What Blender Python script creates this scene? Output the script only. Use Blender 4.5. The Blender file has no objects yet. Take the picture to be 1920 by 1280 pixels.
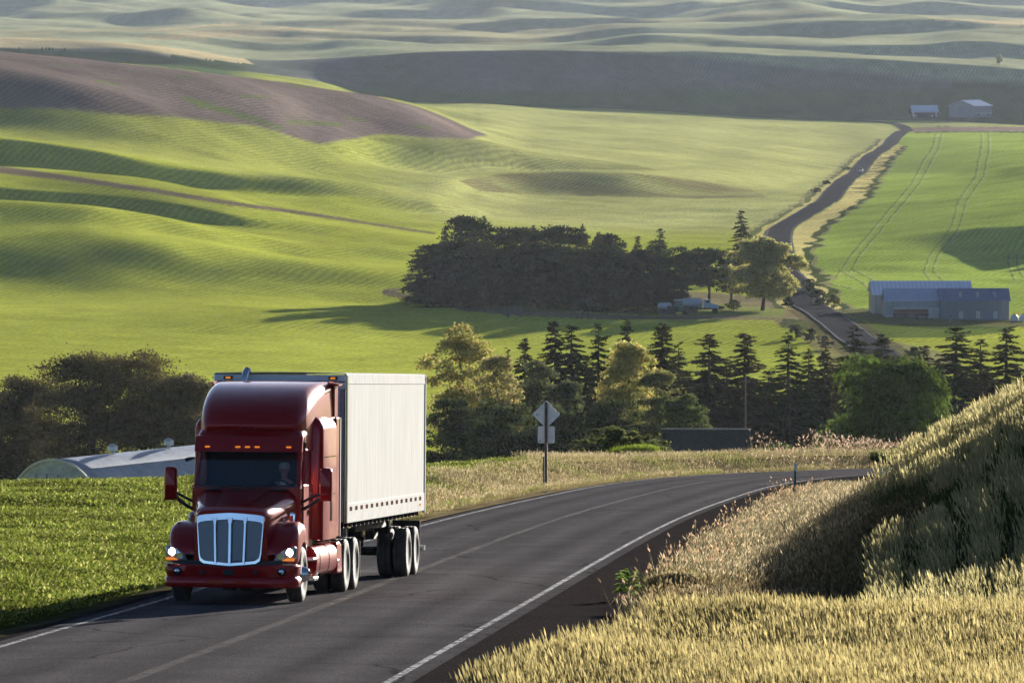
import bpy, bmesh, math, random
import numpy as np
from mathutils import Vector, Matrix, Euler

# ------------------------------------------------------------------ camera, sky, sun, exposure
SC = bpy.context.scene
COL = SC.collection
F = 11000.0                      # focal length in pixels of the 1920 px wide photograph
CZ = 62.0                        # camera height above the valley floor
PITCH = math.atan(586.0 / F)
SP, CP = math.sin(PITCH), math.cos(PITCH)
cam = bpy.data.cameras.new('camera')
cam.sensor_width = 36.0
cam.lens = F / 1920.0 * 36.0
cam.clip_start, cam.clip_end = 1.0, 30000.0
cam.dof.use_dof = True
cam.dof.focus_distance = 112.0
cam.dof.aperture_fstop = 13.0
camo = bpy.data.objects.new('camera', cam)
COL.objects.link(camo)
camo.location = (0, 0, CZ)
camo.rotation_euler = (math.pi / 2 - PITCH, 0, 0)
SC.camera = camo

SUN_EL = math.radians(8.3)
SUN_AZ = math.radians(70.0)      # from +X (picture right) towards +Y (away from the camera)
SUNV = Vector((math.cos(SUN_AZ) * math.cos(SUN_EL), math.sin(SUN_AZ) * math.cos(SUN_EL), math.sin(SUN_EL)))
sl = bpy.data.lights.new('sun', 'SUN')
sl.energy = 5.0
sl.angle = math.radians(0.53)
sl.color = (1.0, 0.94, 0.83)
so = bpy.data.objects.new('sun', sl)
COL.objects.link(so)
so.rotation_euler = SUNV.to_track_quat('Z', 'Y').to_euler()
so.location = (300, 300, 300)

wd = bpy.data.worlds.new('World')
SC.world = wd
wd.use_nodes = True
wn, wl = wd.node_tree.nodes, wd.node_tree.links
sky = wn.new('ShaderNodeTexSky')
sky.sky_type = 'NISHITA'
sky.sun_disc = False
sky.sun_elevation = SUN_EL
sky.sun_rotation = math.pi / 2 - SUN_AZ
sky.air_density, sky.dust_density, sky.ozone_density = 0.45, 0.35, 1.6
bg = wn['Background']
bg.inputs['Strength'].default_value = 0.05
wl.new(sky.outputs[0], bg.inputs[0])

SC.view_settings.view_transform = 'Standard'
SC.view_settings.look = 'None'
SC.view_settings.gamma = 1.0
SC.view_settings.exposure = 1.55
SC.render.engine = 'CYCLES'
cy = SC.cycles
cy.use_denoising = True
cy.denoiser = 'OPENIMAGEDENOISE'
cy.max_bounces = 8
cy.diffuse_bounces = 3
cy.glossy_bounces = 4
cy.transmission_bounces = 6
cy.transparent_max_bounces = 8
cy.volume_bounces = 1
cy.sample_clamp_indirect = 6.0
cy.use_adaptive_sampling = True
cy.adaptive_threshold = 0.015

RNG = np.random.default_rng(7)
random.seed(7)

# ------------------------------------------------------------------ pixel <-> world helpers
def ray(px, py):
    xc = (np.asarray(px, float) - 960) / F
    yc = (640 - np.asarray(py, float)) / F
    return xc, CP + yc * SP, -SP + yc * CP

def PW(px, py, D):                # point at horizontal distance D seen at pixel (px, py)
    x, y, z = ray(px, py)
    t = np.asarray(D, float) / y
    return x * t, D, CZ + z * t

def WP(x, D, z):                  # pixel of a world point
    zz = np.asarray(z, float) - CZ
    dep = D * CP - zz * SP
    up = D * SP + zz * CP
    return 960 + F * np.asarray(x, float) / dep, 640 - F * up / dep

def tag(o, label=None, cat=None, group=None, kind=None):
    if label: o['label'] = label
    if cat: o['category'] = cat
    if group: o['group'] = group
    if kind: o['kind'] = kind
    return o

def thing(name, label, cat, loc=(0, 0, 0), rz=0.0, group=None):
    o = bpy.data.objects.new(name, None)
    COL.objects.link(o)
    o.empty_display_size = 0.3
    o.location = loc
    o.rotation_euler = (0, 0, rz)
    return tag(o, label, cat, group)

def copy_tree(o, parent=None):
    c = o.copy()
    COL.objects.link(c)
    c.parent = parent
    for ch in list(o.children):
        copy_tree(ch, c)
    return c

# ------------------------------------------------------------------ materials
def mat_new(name):
    m = bpy.data.materials.new(name)
    m.use_nodes = True
    nt = m.node_tree
    nt.nodes.clear()
    out = nt.nodes.new('ShaderNodeOutputMaterial')
    return m, nt, out

def N(nt, t, **kw):
    n = nt.nodes.new(t)
    for k, v in kw.items():
        if k in ('operation', 'blend_type', 'data_type', 'attribute_name', 'noise_dimensions', 'wave_type', 'bands_direction', 'feature', 'distribution'):
            setattr(n, k, v)
        else:
            n.inputs[k.replace('_', ' ')].default_value = v
    return n

def L(nt, a, b): nt.links.new(a, b)

def pbr(name, color, rough=0.5, metal=0.0, var=0.18, scale=4.0, detail=5.0, bump=0.0, bscale=40.0, coat=0.0, spec=0.5,
        stretch=(1, 1, 1), emis=None, estr=0.0):
    """Principled surface with procedural colour variation, roughness variation and an optional bump."""
    m, nt, out = mat_new(name)
    p = nt.nodes.new('ShaderNodeBsdfPrincipled')
    L(nt, p.outputs[0], out.inputs[0])
    tc = nt.nodes.new('ShaderNodeTexCoord')
    mp = nt.nodes.new('ShaderNodeMapping'); mp.inputs['Scale'].default_value = stretch
    L(nt, tc.outputs['Object'], mp.inputs[0])
    nz = N(nt, 'ShaderNodeTexNoise', Scale=scale, Detail=detail, Roughness=0.6)
    L(nt, mp.outputs[0], nz.inputs['Vector'])
    mr = nt.nodes.new('ShaderNodeMapRange')
    mr.inputs[1].default_value, mr.inputs[2].default_value = 0.3, 0.7
    mr.inputs[3].default_value, mr.inputs[4].default_value = 1 - var, 1 + var
    L(nt, nz.outputs[0], mr.inputs[0])
    mx = N(nt, 'ShaderNodeMix', data_type='RGBA', blend_type='MULTIPLY')
    mx.inputs[0].default_value = 1.0
    mx.inputs[6].default_value = (*color, 1)
    L(nt, mr.outputs[0], mx.inputs[7])
    L(nt, mx.outputs[2], p.inputs['Base Color'])
    p.inputs['Metallic'].default_value = metal
    p.inputs['Specular IOR Level'].default_value = spec
    p.inputs['Coat Weight'].default_value = coat
    p.inputs['Coat Roughness'].default_value = 0.04
    rr = nt.nodes.new('ShaderNodeMapRange')
    rr.inputs[3].default_value, rr.inputs[4].default_value = rough * 0.85, min(1, rough * 1.15)
    L(nt, nz.outputs[0], rr.inputs[0]); L(nt, rr.outputs[0], p.inputs['Roughness'])
    if bump:
        n2 = N(nt, 'ShaderNodeTexNoise', Scale=bscale, Detail=4.0)
        L(nt, mp.outputs[0], n2.inputs['Vector'])
        b = nt.nodes.new('ShaderNodeBump'); b.inputs['Strength'].default_value = bump; b.inputs['Distance'].default_value = 0.02
        L(nt, n2.outputs[0], b.inputs['Height']); L(nt, b.outputs[0], p.inputs['Normal'])
    if emis:
        p.inputs['Emission Color'].default_value = (*emis, 1)
        p.inputs['Emission Strength'].default_value = estr
    return m

def leafy(name, trans=0.45, var=0.25, gloss=0.0):
    """Foliage: diffuse + translucent, the colour of each leaf from the mesh attribute Col."""
    m, nt, out = mat_new(name)
    at = N(nt, 'ShaderNodeAttribute', attribute_name='Col')
    tc = nt.nodes.new('ShaderNodeTexCoord')
    nz = N(nt, 'ShaderNodeTexNoise', Scale=0.9, Detail=3.0)
    L(nt, tc.outputs['Object'], nz.inputs['Vector'])
    mr = nt.nodes.new('ShaderNodeMapRange')
    mr.inputs[1].default_value, mr.inputs[2].default_value = 0.3, 0.7
    mr.inputs[3].default_value, mr.inputs[4].default_value = 1 - var, 1 + var
    L(nt, nz.outputs[0], mr.inputs[0])
    mx = N(nt, 'ShaderNodeMix', data_type='RGBA', blend_type='MULTIPLY'); mx.inputs[0].default_value = 1
    L(nt, at.outputs['Color'], mx.inputs[6]); L(nt, mr.outputs[0], mx.inputs[7])
    d = nt.nodes.new('ShaderNodeBsdfDiffuse'); t = nt.nodes.new('ShaderNodeBsdfTranslucent')
    L(nt, mx.outputs[2], d.inputs[0]); L(nt, mx.outputs[2], t.inputs[0])
    ms = nt.nodes.new('ShaderNodeMixShader'); ms.inputs[0].default_value = trans
    L(nt, d.outputs[0], ms.inputs[1]); L(nt, t.outputs[0], ms.inputs[2])
    L(nt, ms.outputs[0], out.inputs[0])
    return m

# ------------------------------------------------------------------ mesh helpers
def np_mesh(name, verts, quads, mat, cols=None, parent=None, smooth=False, k=4):
    me = bpy.data.meshes.new(name)
    nv, nf = len(verts), len(quads)
    me.vertices.add(nv); me.loops.add(nf * k); me.polygons.add(nf)
    me.vertices.foreach_set('co', np.ascontiguousarray(verts, np.float32).ravel())
    me.loops.foreach_set('vertex_index', np.ascontiguousarray(quads, np.int32).ravel())
    me.polygons.foreach_set('loop_start', np.arange(0, nf * k, k, dtype=np.int32))
    me.polygons.foreach_set('use_smooth', np.full(nf, smooth, bool))
    me.update(calc_edges=True)
    if cols is not None:
        a = me.attributes.new('Col', 'FLOAT_COLOR', 'POINT')
        c = np.ones((nv, 4), np.float32); c[:, :3] = cols
        a.data.foreach_set('color', c.ravel())
    if mat: me.materials.append(mat)
    o = bpy.data.objects.new(name, me)
    COL.objects.link(o)
    if parent: o.parent = parent
    return o

class MB:
    """Collects primitive shapes into one bmesh, built as ONE mesh object."""
    def __init__(s): s.bm = bmesh.new()
    def box(s, x0, x1, y0, y1, z0, z1, M=None):
        v = [s.bm.verts.new((M @ Vector(c)) if M else c) for c in
             ((x0, y0, z0), (x1, y0, z0), (x1, y1, z0), (x0, y1, z0), (x0, y0, z1), (x1, y0, z1), (x1, y1, z1), (x0, y1, z1))]
        for f in ((3, 2, 1, 0), (4, 5, 6, 7), (0, 1, 5, 4), (1, 2, 6, 5), (2, 3, 7, 6), (3, 0, 4, 7)):
            s.bm.faces.new([v[i] for i in f])
        return s
    def loft(s, secs, closed=True, caps=True):
        rows = [[s.bm.verts.new(p) for p in r] for r in secs]
        n = len(rows[0])
        for a, b in zip(rows, rows[1:]):
            for i in range(n if closed else n - 1):
                j = (i + 1) % n
                try: s.bm.faces.new((a[i], a[j], b[j], b[i]))
                except ValueError: pass
        if caps and closed:
            try: s.bm.faces.new(rows[0][::-1]); s.bm.faces.new(rows[-1])
            except ValueError: pass
        return s
    def tube(s, pts, r, n=8, caps=True):
        pts = [Vector(p) for p in pts]
        rs = r if isinstance(r, (list, tuple)) else [r] * len(pts)
        secs, pa = [], None
        for i, p in enumerate(pts):
            d = (pts[min(i + 1, len(pts) - 1)] - pts[max(i - 1, 0)]).normalized()
            a = d.orthogonal().normalized() if pa is None else (pa - d * pa.dot(d)).normalized()
            pa = a
            b = d.cross(a)
            secs.append([p + (a * math.cos(t) + b * math.sin(t)) * rs[i] for t in [2 * math.pi * k / n for k in range(n)]])
        return s.loft(secs, True, caps)
    def lathe(s, prof, axis='X', n=32, c=(0, 0, 0)):
        """prof: list of (offset along axis, radius)"""
        secs = []
        for o, r in prof:
            ring = []
            for k in range(n):
                t = 2 * math.pi * k / n
                u, w = r * math.cos(t), r * math.sin(t)
                p = (o, u, w) if axis == 'X' else ((u, o, w) if axis == 'Y' else (u, w, o))
                ring.append((p[0] + c[0], p[1] + c[1], p[2] + c[2]))
            secs.append(ring)
        return s.loft(secs, True, True)
    def prism(s, outline, d, axis='Y', o0=0.0):
        """outline of (u, v) extruded by d along an axis from o0"""
        def P(u, v, o): return (u, o, v) if axis == 'Y' else ((o, u, v) if axis == 'X' else (u, v, o))
        return s.loft([[P(u, v, o0) for u, v in outline], [P(u, v, o0 + d) for u, v in outline]])
    def face(s, pts):
        s.bm.faces.new([s.bm.verts.new(p) for p in pts]); return s
    def build(s, name, mat, parent=None, smooth=False, bevel=0.0, seg=2, sub=0, solid=0.0, M=None, angle=40):
        if M: bmesh.ops.transform(s.bm, matrix=M, verts=s.bm.verts)
        bmesh.ops.recalc_face_normals(s.bm, faces=s.bm.faces)
        me = bpy.data.meshes.new(name)
        s.bm.to_mesh(me); s.bm.free()
        if mat: me.materials.append(mat)
        o = bpy.data.objects.new(name, me)
        COL.objects.link(o)
        if smooth:
            me.polygons.foreach_set('use_smooth', [True] * len(me.polygons))
            if angle < 179: me.set_sharp_from_angle(angle=math.radians(angle))
        if solid:
            md = o.modifiers.new('solid', 'SOLIDIFY'); md.thickness = solid; md.offset = 0
        if bevel:
            md = o.modifiers.new('bevel', 'BEVEL'); md.width = bevel; md.segments = seg; md.limit_method = 'ANGLE'
            md.angle_limit = math.radians(35)
        if sub:
            md = o.modifiers.new('sub', 'SUBSURF'); md.levels = md.render_levels = sub
        if parent: o.parent = parent
        return o

# ------------------------------------------------------------------ terrain
def pchip(xk, yk, x):
    xk, yk = np.asarray(xk, float), np.asarray(yk, float)
    h = np.diff(xk); d = np.diff(yk) / h
    m = np.zeros(len(xk))
    w1, w2 = 2 * h[1:] + h[:-1], h[1:] + 2 * h[:-1]
    ok = d[:-1] * d[1:] > 0
    with np.errstate(divide='ignore', invalid='ignore'):
        m[1:-1] = np.where(ok, (w1 + w2) / (w1 / d[:-1] + w2 / d[1:]), 0)
    m[0], m[-1] = d[0], d[-1]
    i = np.clip(np.searchsorted(xk, x) - 1, 0, len(h) - 1)
    t = np.clip((x - xk[i]) / h[i], 0, 1)
    return ((2*t**3 - 3*t**2 + 1) * yk[i] + (t**3 - 2*t**2 + t) * h[i] * m[i] + (-2*t**3 + 3*t**2) * yk[i+1] + (t**3 - t**2) * h[i] * m[i+1])

def sstep(a, b, x):
    t = np.clip((np.asarray(x, float) - a) / (np.asarray(b, float) - a), 0, 1)
    return t * t * (3 - 2 * t)

def wobble(x, y, wl, seed):
    """smooth pseudo-random field about -1..1 with wavelengths round wl metres"""
    r = np.random.default_rng(seed); s = 0
    for k in range(7):
        a = r.uniform(0, math.pi * 2); w = wl * r.uniform(0.6, 1.6)
        s = s + np.sin((x * math.cos(a) + y * math.sin(a)) * 2 * math.pi / w + r.uniform(0, 6.28))
    return s / 3.0

# road: the slope through the two points where the truck's wheels and the sign's foot meet it
_z1, _z2 = PW(0, 722 + 45100 / 110, 110)[2], PW(0, 722 + 45100 / 246, 246)[2]
def plane(D): return _z1 + (_z2 - _z1) * (np.asarray(D, float) - 110) / 136

RC = np.array([(-10.6, 10), (-8.4, 36), (-6.5, 62), (-4.9, 86), (-3.15, 112), (-1.55, 136), (0.1, 160), (2.0, 185), (4.7, 215), (7.3, 240),
               (11.2, 263), (18.2, 282), (28, 296), (43, 306), (62, 311), (85, 312)], float)
_s = np.r_[0, np.cumsum(np.hypot(*np.diff(RC, axis=0).T))]
_t = np.arange(0, _s[-1], 1.0)
def _smooth(v):
    k = np.hanning(23); k /= k.sum()
    p = np.r_[2*v[0]-v[11:0:-1], v, 2*v[-1]-v[-2:-13:-1]]
    return np.convolve(p, k, 'valid')
ROADX, ROADY = _smooth(pchip(_s, RC[:, 0], _t)), _smooth(pchip(_s, RC[:, 1], _t))
_g = np.c_[np.gradient(ROADX), np.gradient(ROADY)]; _g /= np.linalg.norm(_g, axis=1)[:, None]
ROADN = np.c_[_g[:, 1], -_g[:, 0]]          # unit normal to the right of the road

def road_dist(x, y):
    """signed distance right of the near road's centre line"""
    x, y = np.asarray(x, float), np.asarray(y, float)
    shp = x.shape; x, y = x.ravel(), y.ravel()
    out = np.empty(len(x))
    for a in range(0, len(x), 20000):
        dx = x[a:a+20000, None] - ROADX[None, ::2]; dy = y[a:a+20000, None] - ROADY[None, ::2]
        i = np.argmin(dx * dx + dy * dy, 1); r = np.arange(len(i))
        out[a:a+20000] = np.sign(dx[r, i] * ROADN[::2][i, 0] + dy[r, i] * ROADN[::2][i, 1]) * np.sqrt(dx[r, i]**2 + dy[r, i]**2)
    return out.reshape(shp)

RIGHT_EDGE = 6.0
def near_z(x, D, d=None):
    x, D = np.asarray(x, float), np.asarray(D, float)
    if d is None: d = road_dist(x, D)
    z = plane(D)
    # right side: near wheat shelf, dip and the steep bank that carries the wheat hill
    shelf = np.interp(D, [20, 45, 58, 75, 83, 92, 105], [0.0, 0.05, 0.12, 0.36, 0.0, -0.2, 0.0])
    xf = np.interp(D, [80, 110, 130, 150, 190, 230], [4.6, 4.9, 5.6, 6.5, 8.4, 11.0])
    foot = np.interp(D, [82, 100, 120, 150, 185, 225], [0.0, 0.4, 0.5, 0.35, 0.08, 0.0])
    run = np.interp(D, [84, 92, 100, 112, 130, 150, 190, 225, 260], [0.03, 0.17, 0.33, 0.43, 0.44, 0.31, 0.10, 0.03, 0.0])
    dx = np.minimum(np.maximum(x - xf - 0.5, 0), 16)
    hill = foot * sstep(0, 1.5, x - xf) + run * dx + 0.045 * run * dx * dx * sstep(9, 4, dx)
    right = shelf * sstep(4.2, 6.2, d) + hill + 0.10 * sstep(5, 9, d) * wobble(x, D, 9, 3)
    left = -0.30 * sstep(-4.6, -6.2, d) + 0.28 * sstep(-6.4, -9, d) + 0.16 * wobble(x, D, 17, 5) * sstep(-7, -12, d)
    left = left + 0.55 * sstep(195, 250, D) * sstep(-5.5, -8.5, d) * sstep(-17, -12, d)
    z = z + np.where(d > 0, right * sstep(4.2, 6.5, d), left)
    # the brow: beyond it the ground falls away to the valley
    u = 960 + F * x / np.maximum(D, 30)
    Dc = np.interp(u, [-600, 0, 360, 960, 1240, 1700, 2600], [228, 234, 250, 286, 306, 312, 312])
    over = np.maximum(D - Dc, 0)
    return z - 0.0034 * over ** 2 * sstep(0, 12, over)

# far land: each row is a line of the photograph (px, py, distance); the land is lofted through them
HZ = -1.0
ROWS = [
 [(0, 'z', 430, 23.0), (1920, 'z', 430, 24.0)],
 [(0, 'z', 560, 15.6), (1920, 'z', 560, 16.5)],
 [(0, 'z', 700, 10.6), (1920, 'z', 700, 11.5)],
 [(0, 'z', 860, 7.2), (1920, 'z', 860, 7.2)],
 [(0, 688, 1005), (400, 686, 1022), (800, 682, 1042), (1300, 690, 1030), (1920, 690, 1015)],
 [(0, 640, 1085), (400, 640, 1102), (800, 640, 1121), (1000, 640, 1123), (1300, 645, 1110), (1920, 650, 1090)],
 [(0, 560, 1215), (400, 562, 1240), (800, 566, 1258), (1000, 578, 1240), (1250, 594, 1212), (1500, 600, 1200), (1920, 606, 1203)],
 [(0, 520, 1268), (200, 525, 1275), (400, 527, 1292), (700, 535, 1300), (900, 545, 1290), (1250, 570, 1275), (1500, 570, 1280), (1920, 560, 1290)],
 [(0, 450, 1330), (150, 458, 1332), (300, 468, 1336), (400, 482, 1338), (600, 497, 1338), (800, 512, 1342), (1000, 527, 1342), (1250, 545, 1345), (1500, 540, 1345), (1920, 525, 1370)],
 [(0, 437, 1352), (150, 440, 1356), (300, 451, 1370), (400, 460, 1376), (560, 480, 1388), (800, 494, 1392), (1000, 508, 1392), (1250, 530, 1395), (1500, 524, 1395), (1920, 508, 1415)],
 [(0, 380, 1400), (150, 387, 1400), (300, 400, 1410), (560, 440, 1430), (800, 468, 1450), (1000, 487, 1450), (1250, 510, 1450), (1500, 508, 1450), (1700, 494, 1450), (1920, 490, 1460)],
 [(0, 386, 1472), (300, 402, 1472), (430, 421, 1472), (560, 438, 1480), (800, 455, 1510), (1000, 465, 1540), (1250, 472, 1560), (1500, 477, 1510), (1750, 479, 1487), (1920, 481, 1480)],
 [(0, 345, 1490), (200, 365, 1490), (400, 397, 1480), (560, 426, 1496), (800, 441, 1560), (1000, 440, 1640), (1250, 440, 1680), (1500, 445, 1640), (1700, 434, 1585), (1920, 424, 1502)],
 [(0, 308, 1600), (200, 322, 1600), (400, 350, 1620), (600, 388, 1650), (800, 410, 1695), (1000, 405, 1780), (1250, 400, 1820), (1500, 402, 1790), (1920, 390, 1650)],
 [(0, 311, 1662), (200, 325, 1662), (400, 351, 1675), (600, 379, 1690), (800, 386, 1717), (1000, 384, 1850), (1250, 382, 1880), (1500, 380, 1870), (1920, 370, 1720)],
 [(0, 262, 1685), (200, 285, 1684), (400, 320, 1693), (500, 336, 1706), (650, 347, 1736), (800, 354, 1790), (900, 358, 1900), (1000, 366, 1930), (1250, 368, 1945), (1500, 356, 2030), (1920, 345, 1850)],
 [(0, 238, 1790), (200, 262, 1790), (400, 296, 1800), (600, 320, 1860), (800, 331, 1905), (900, 326, 1960), (1000, 322, 2000), (1150, 321, 2012), (1300, 335, 2060), (1450, 342, 2150), (1600, 322, 2450), (1920, 320, 1980)],
 [(0, 201, 1828), (200, 222, 1842), (400, 250, 1868), (600, 290, 1915), (700, 312, 1955), (800, 320, 1985), (1000, 323, 2080), (1240, 320, 2120), (1400, 320, 2250), (1600, 300, 2600), (1920, 300, 2200)],
 [(0, 134, 1880), (200, 168, 1884), (350, 198, 1905), (500, 240, 1926), (600, 268, 1950), (700, 262, 2000), (800, 262, 2030), (900, 270, 2075), (1000, 290, 2120), (1150, 310, 2165), (1240, 314, 2200), (1400, 290, 2500), (1600, 265, 2950), (1920, 280, 2450)],
 [(0, 110, 2000), (200, 124, 2020), (450, 146, 2080), (600, 165, 2120), (750, 192, 2180), (830, 220, 2220), (900, 250, 2260), (1000, 275, 2300), (1250, 280, 2450), (1400, 262, 2800), (1600, 245, 3150), (1750, 248, 3200), (1920, 250, 3100)],
 [(0, 117, 2500), (200, 131, 2500), (450, 153, 2520), (600, 172, 2600), (750, 199, 2620), (900, 236, 2600), (1000, 240, 2750), (1250, 236, 3000), (1600, 228, 3300), (1920, 238, 3300)],
 [(0, 112, 3330), (300, 125, 3332), (470, 140, 3335), (600, 160, 3338), (740, 190, 3340), (1000, 195, 3350), (1250, 203, 3375), (1400, 210, 3385), (1600, 219, 3390), (1750, 224, 3392), (1920, 230, 3392)],
 [(0, 90, 3356), (200, 93, 3362), (350, 108, 3370), (450, 120, 3380), (520, 132, 3384), (740, 147, 3394), (1000, 148, 3403), (1250, 150, 3425), (1400, 154, 3435), (1600, 163, 3440), (1750, 175, 3443), (1920, 184, 3443)],
 [(0, 70, 3520), (200, 77, 3515), (300, 86, 3500), (400, 103, 3460), (450, 113, 3432), (520, 119, 3434), (560, 118, 3436), (700, 108, 3446), (900, 100, 3455), (1250, 97, 3478), (1500, 106, 3488), (1750, 120, 3490), (1920, 134, 3490)],
 [(0, 72, 3620), (300, 88, 3600), (480, 108, 3650), (700, 103, 3660), (1000, 96, 3700), (1250, 91, 3750), (1500, 97, 3750), (1750, 112, 3750), (1920, 126, 3750)],
 [(0, 66, 3900), (300, 74, 3900), (500, 96, 3900), (960, 94, 3950), (1230, 87, 3950), (1600, 104, 3890), (1750, 112, 3890), (1920, 120, 3890)],
 [(0, 62, 3918), (300, 66, 3926), (500, 84, 3930), (960, 90, 3968), (1230, 77, 3974), (1600, 84, 3922), (1920, 86, 3930)],
 [(0, 59, 4300), (300, 62, 4300), (500, 76, 4300), (960, 84, 4300), (1230, 70, 4300), (1600, 66, 4350), (1920, 56, 4350)],
 [(0, 55, 4312), (500, 60, 4335), (960, 75, 4320), (1125, 58, 4338), (1310, 51, 4350), (1735, 36, 4410), (1920, 46, 4370)],
 [(0, 50, 4900), (500, 56, 4900), (960, 62, 4900), (1310, 48, 4900), (1735, 38, 4900), (1920, 46, 4900)],
 [(0, 39, 4935), (300, 50, 4920), (500, 46, 4930), (960, 43, 4948), (1100, 35, 4955), (1285, 40, 4930), (1735, 33, 4920), (1920, 41, 4920)],
 [(0, 37, 5750), (500, 36, 5750), (960, 38, 5750), (1300, 38, 5750), (1920, 36, 5750)],
 [(0, 12, 5815), (160, 14, 5812), (300, 24, 5792), (480, 33, 5765), (700, 22, 5792), (960, 14, 5815), (1150, 10, 5820), (1400, 24, 5790), (1600, 18, 5805), (1920, 24, 5785)],
 [(0, 12, 6900), (500, 14, 6900), (960, 8, 6900), (1300, 12, 6900), (1920, 10, 6900)],
 [(0, -30, 7010), (300, -12, 6980), (700, -34, 7015), (1100, -20, 6985), (1500, -32, 7010), (1920, -22, 6990)],
 [(0, -40, 8300), (960, -50, 8300), (1920, -45, 8300)],
 [(0, -90, 8600), (960, -100, 8600), (1920, -95, 8600)],
 [(0, -90, 9600), (1920, -90, 9600)],
]
U = np.unique(np.round(np.r_[np.arange(-6000, -1100, 350), np.arange(-1100, -80, 34), np.arange(-80, 2003, 2.5), np.arange(2003, 3020, 34), np.arange(3020, 9000, 350)], 2))
DR = np.r_[np.linspace(318, 880, 50), np.exp(np.arange(math.log(890), math.log(3560), 0.0026)), np.exp(np.arange(math.log(3575), math.log(9590), 0.0042))]

def build_far():
    kd, kz = [], []
    uc = np.clip(U, -160, 2080)
    for r in ROWS:
        if r[0][1] == 'z':
            kd.append(np.interp(uc, [q[0] for q in r], [q[2] for q in r])); kz.append(np.interp(uc, [q[0] for q in r], [q[3] for q in r]))
            continue
        px = np.array([q[0] for q in r], float)
        y0, d0 = [q[1] for q in r], [q[2] for q in r]
        px2 = np.r_[2*px[0]-px[1], px, 2*px[-1]-px[-2]]
        e = lambda v: np.r_[2*v[0]-v[1] if len(v) > 1 else v[0], v, 2*v[-1]-v[-2]]
        ue = np.clip(uc, px2[0], px2[-1])
        y = pchip(px2, e(np.array(y0, float)), ue); D = pchip(px2, e(np.array(d0, float)), ue)
        kd.append(D); kz.append(PW(uc, y, D)[2])
    kd, kz = np.array(kd), np.array(kz)
    Z = np.empty((len(U), len(DR)))
    nd = np.array([300.0, 312.0, 322.0, 332.0])
    for i, u in enumerate(U):
        xs = (np.clip(u, -1100, 3020) - 960) / F * nd
        nz_ = near_z(xs, nd)
        k = np.r_[nd, kd[:, i]]; z = np.r_[nz_, kz[:, i]]
        o = np.argsort(k); k, z = k[o], z[o]
        keep = np.r_[True, np.diff(k) > 2.0]
        Z[i] = pchip(k[keep], z[keep], DR)
    # soften along the picture's width a little, and add small natural swells
    ker = np.array([1, 4, 6, 4, 1.0]); ker /= ker.sum()
    for _ in range(3):
        P = np.pad(Z, ((2, 2), (0, 0)), 'edge')
        Z = sum(ker[q] * P[q:q + len(U)] for q in range(5))
    X = (U[:, None] - 960) / F * DR[None, :]
    Y = np.broadcast_to(DR[None, :], X.shape)
    amp = sstep(950, 1300, Y)
    hilly = 1 - .72 * sstep(700, 1150, np.broadcast_to(U[:, None], X.shape)) * sstep(3600, 3300, Y)
    Z = Z + amp * hilly * (0.9 * wobble(X, Y * 0.8, 115, 11) + 1.3 * wobble(X * .6, Y, 240, 13)) + amp * 0.14 * wobble(X, Y * 0.6, 30, 12)
    # long spurs running down from the far skyline
    for u0, d0, u1, d1, h, w in ((-40, 6000, 310, 4950, 20, 46), (90, 5900, 380, 4960, 14, 40), (215, 6900, 300, 5850, 20, 50), (330, 6300, 520, 5300, 14, 50), (735, 7000, 960, 5500, 22, 55), (560, 6800, 640, 5900, 14, 45),
                                 (1240, 7000, 1400, 4980, 22, 50), (1330, 7000, 1500, 5000, 16, 45), (1460, 7000, 1530, 5600, 14, 40), (1640, 6900, 1760, 5700, 16, 55), (1000, 5000, 1180, 4420, 8, 38), (640, 5000, 860, 4360, 8, 38), (1560, 4900, 1700, 4480, 8, 34),
                                 (560, 4300, 760, 3720, 6, 34), (1120, 4300, 1300, 3760, 6, 34), (300, 4900, 480, 4360, 7, 36), (1760, 4300, 1880, 3800, 6, 30)):
        t = np.clip((d0 - Y) / (d0 - d1), 0, 1)
        xc = ((u0 + (u1 - u0) * t) - 960) / F * Y + 12 * np.sin(Y / 170.0 + u0)
        e = sstep(d1 - 150, d1 + 150, Y) * sstep(d0 + 200, d0 - 200, Y)
        dxx = X - xc
        Z = Z + .45 * h * e * np.where(dxx > 0, np.exp(-(dxx / (w * 1.5)) ** 2), np.exp(-(dxx / (w * .7)) ** 2))
    return X, Y, Z
FX, FY, FZ = build_far()

def far_z(x, D):
    D = np.asarray(D, float); u = 960 + F * np.asarray(x, float) / D
    i = np.clip(np.interp(u, U, np.arange(len(U))), 0, len(U) - 1.001); j = np.clip(np.interp(D, DR, np.arange(len(DR))), 0, len(DR) - 1.001)
    a, b = i.astype(int), j.astype(int); s, t = i - a, j - b
    return FZ[a, b]*(1-s)*(1-t) + FZ[a+1, b]*s*(1-t) + FZ[a, b+1]*(1-s)*t + FZ[a+1, b+1]*s*t

def ground_z(x, D):
    x, D = np.asarray(x, float), np.asarray(D, float)
    return np.where(D < 325, near_z(x, np.minimum(D, 330)), far_z(x, np.maximum(D, 319)))

def gz(x, D): return float(ground_z(np.array([x]), np.array([D]))[0])

_FPY = WP(FX, FY, FZ)[1]
def hit(px, py, dmin=880):
    """where the line of sight through (px, py) first meets the far land"""
    i = int(round(np.interp(px, U, np.arange(len(U)))))
    j0 = int(np.searchsorted(DR, dmin))
    col = _FPY[i, j0:]
    k = np.nonzero(col <= py)[0]
    j = j0 + (k[0] if len(k) else len(col) - 1)
    D = DR[j]
    if len(k) and k[0] > 0:
        a, b = _FPY[i, j-1], _FPY[i, j]
        D = DR[j-1] + (DR[j] - DR[j-1]) * (a - py) / max(a - b, 1e-6)
    x = (px - 960) / F * (D * CP + (CZ - far_z(np.array([U[i]-960])/F*D, np.array([D]))[0]) * SP)
    return float(x), float(D), gz(x, D)
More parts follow.
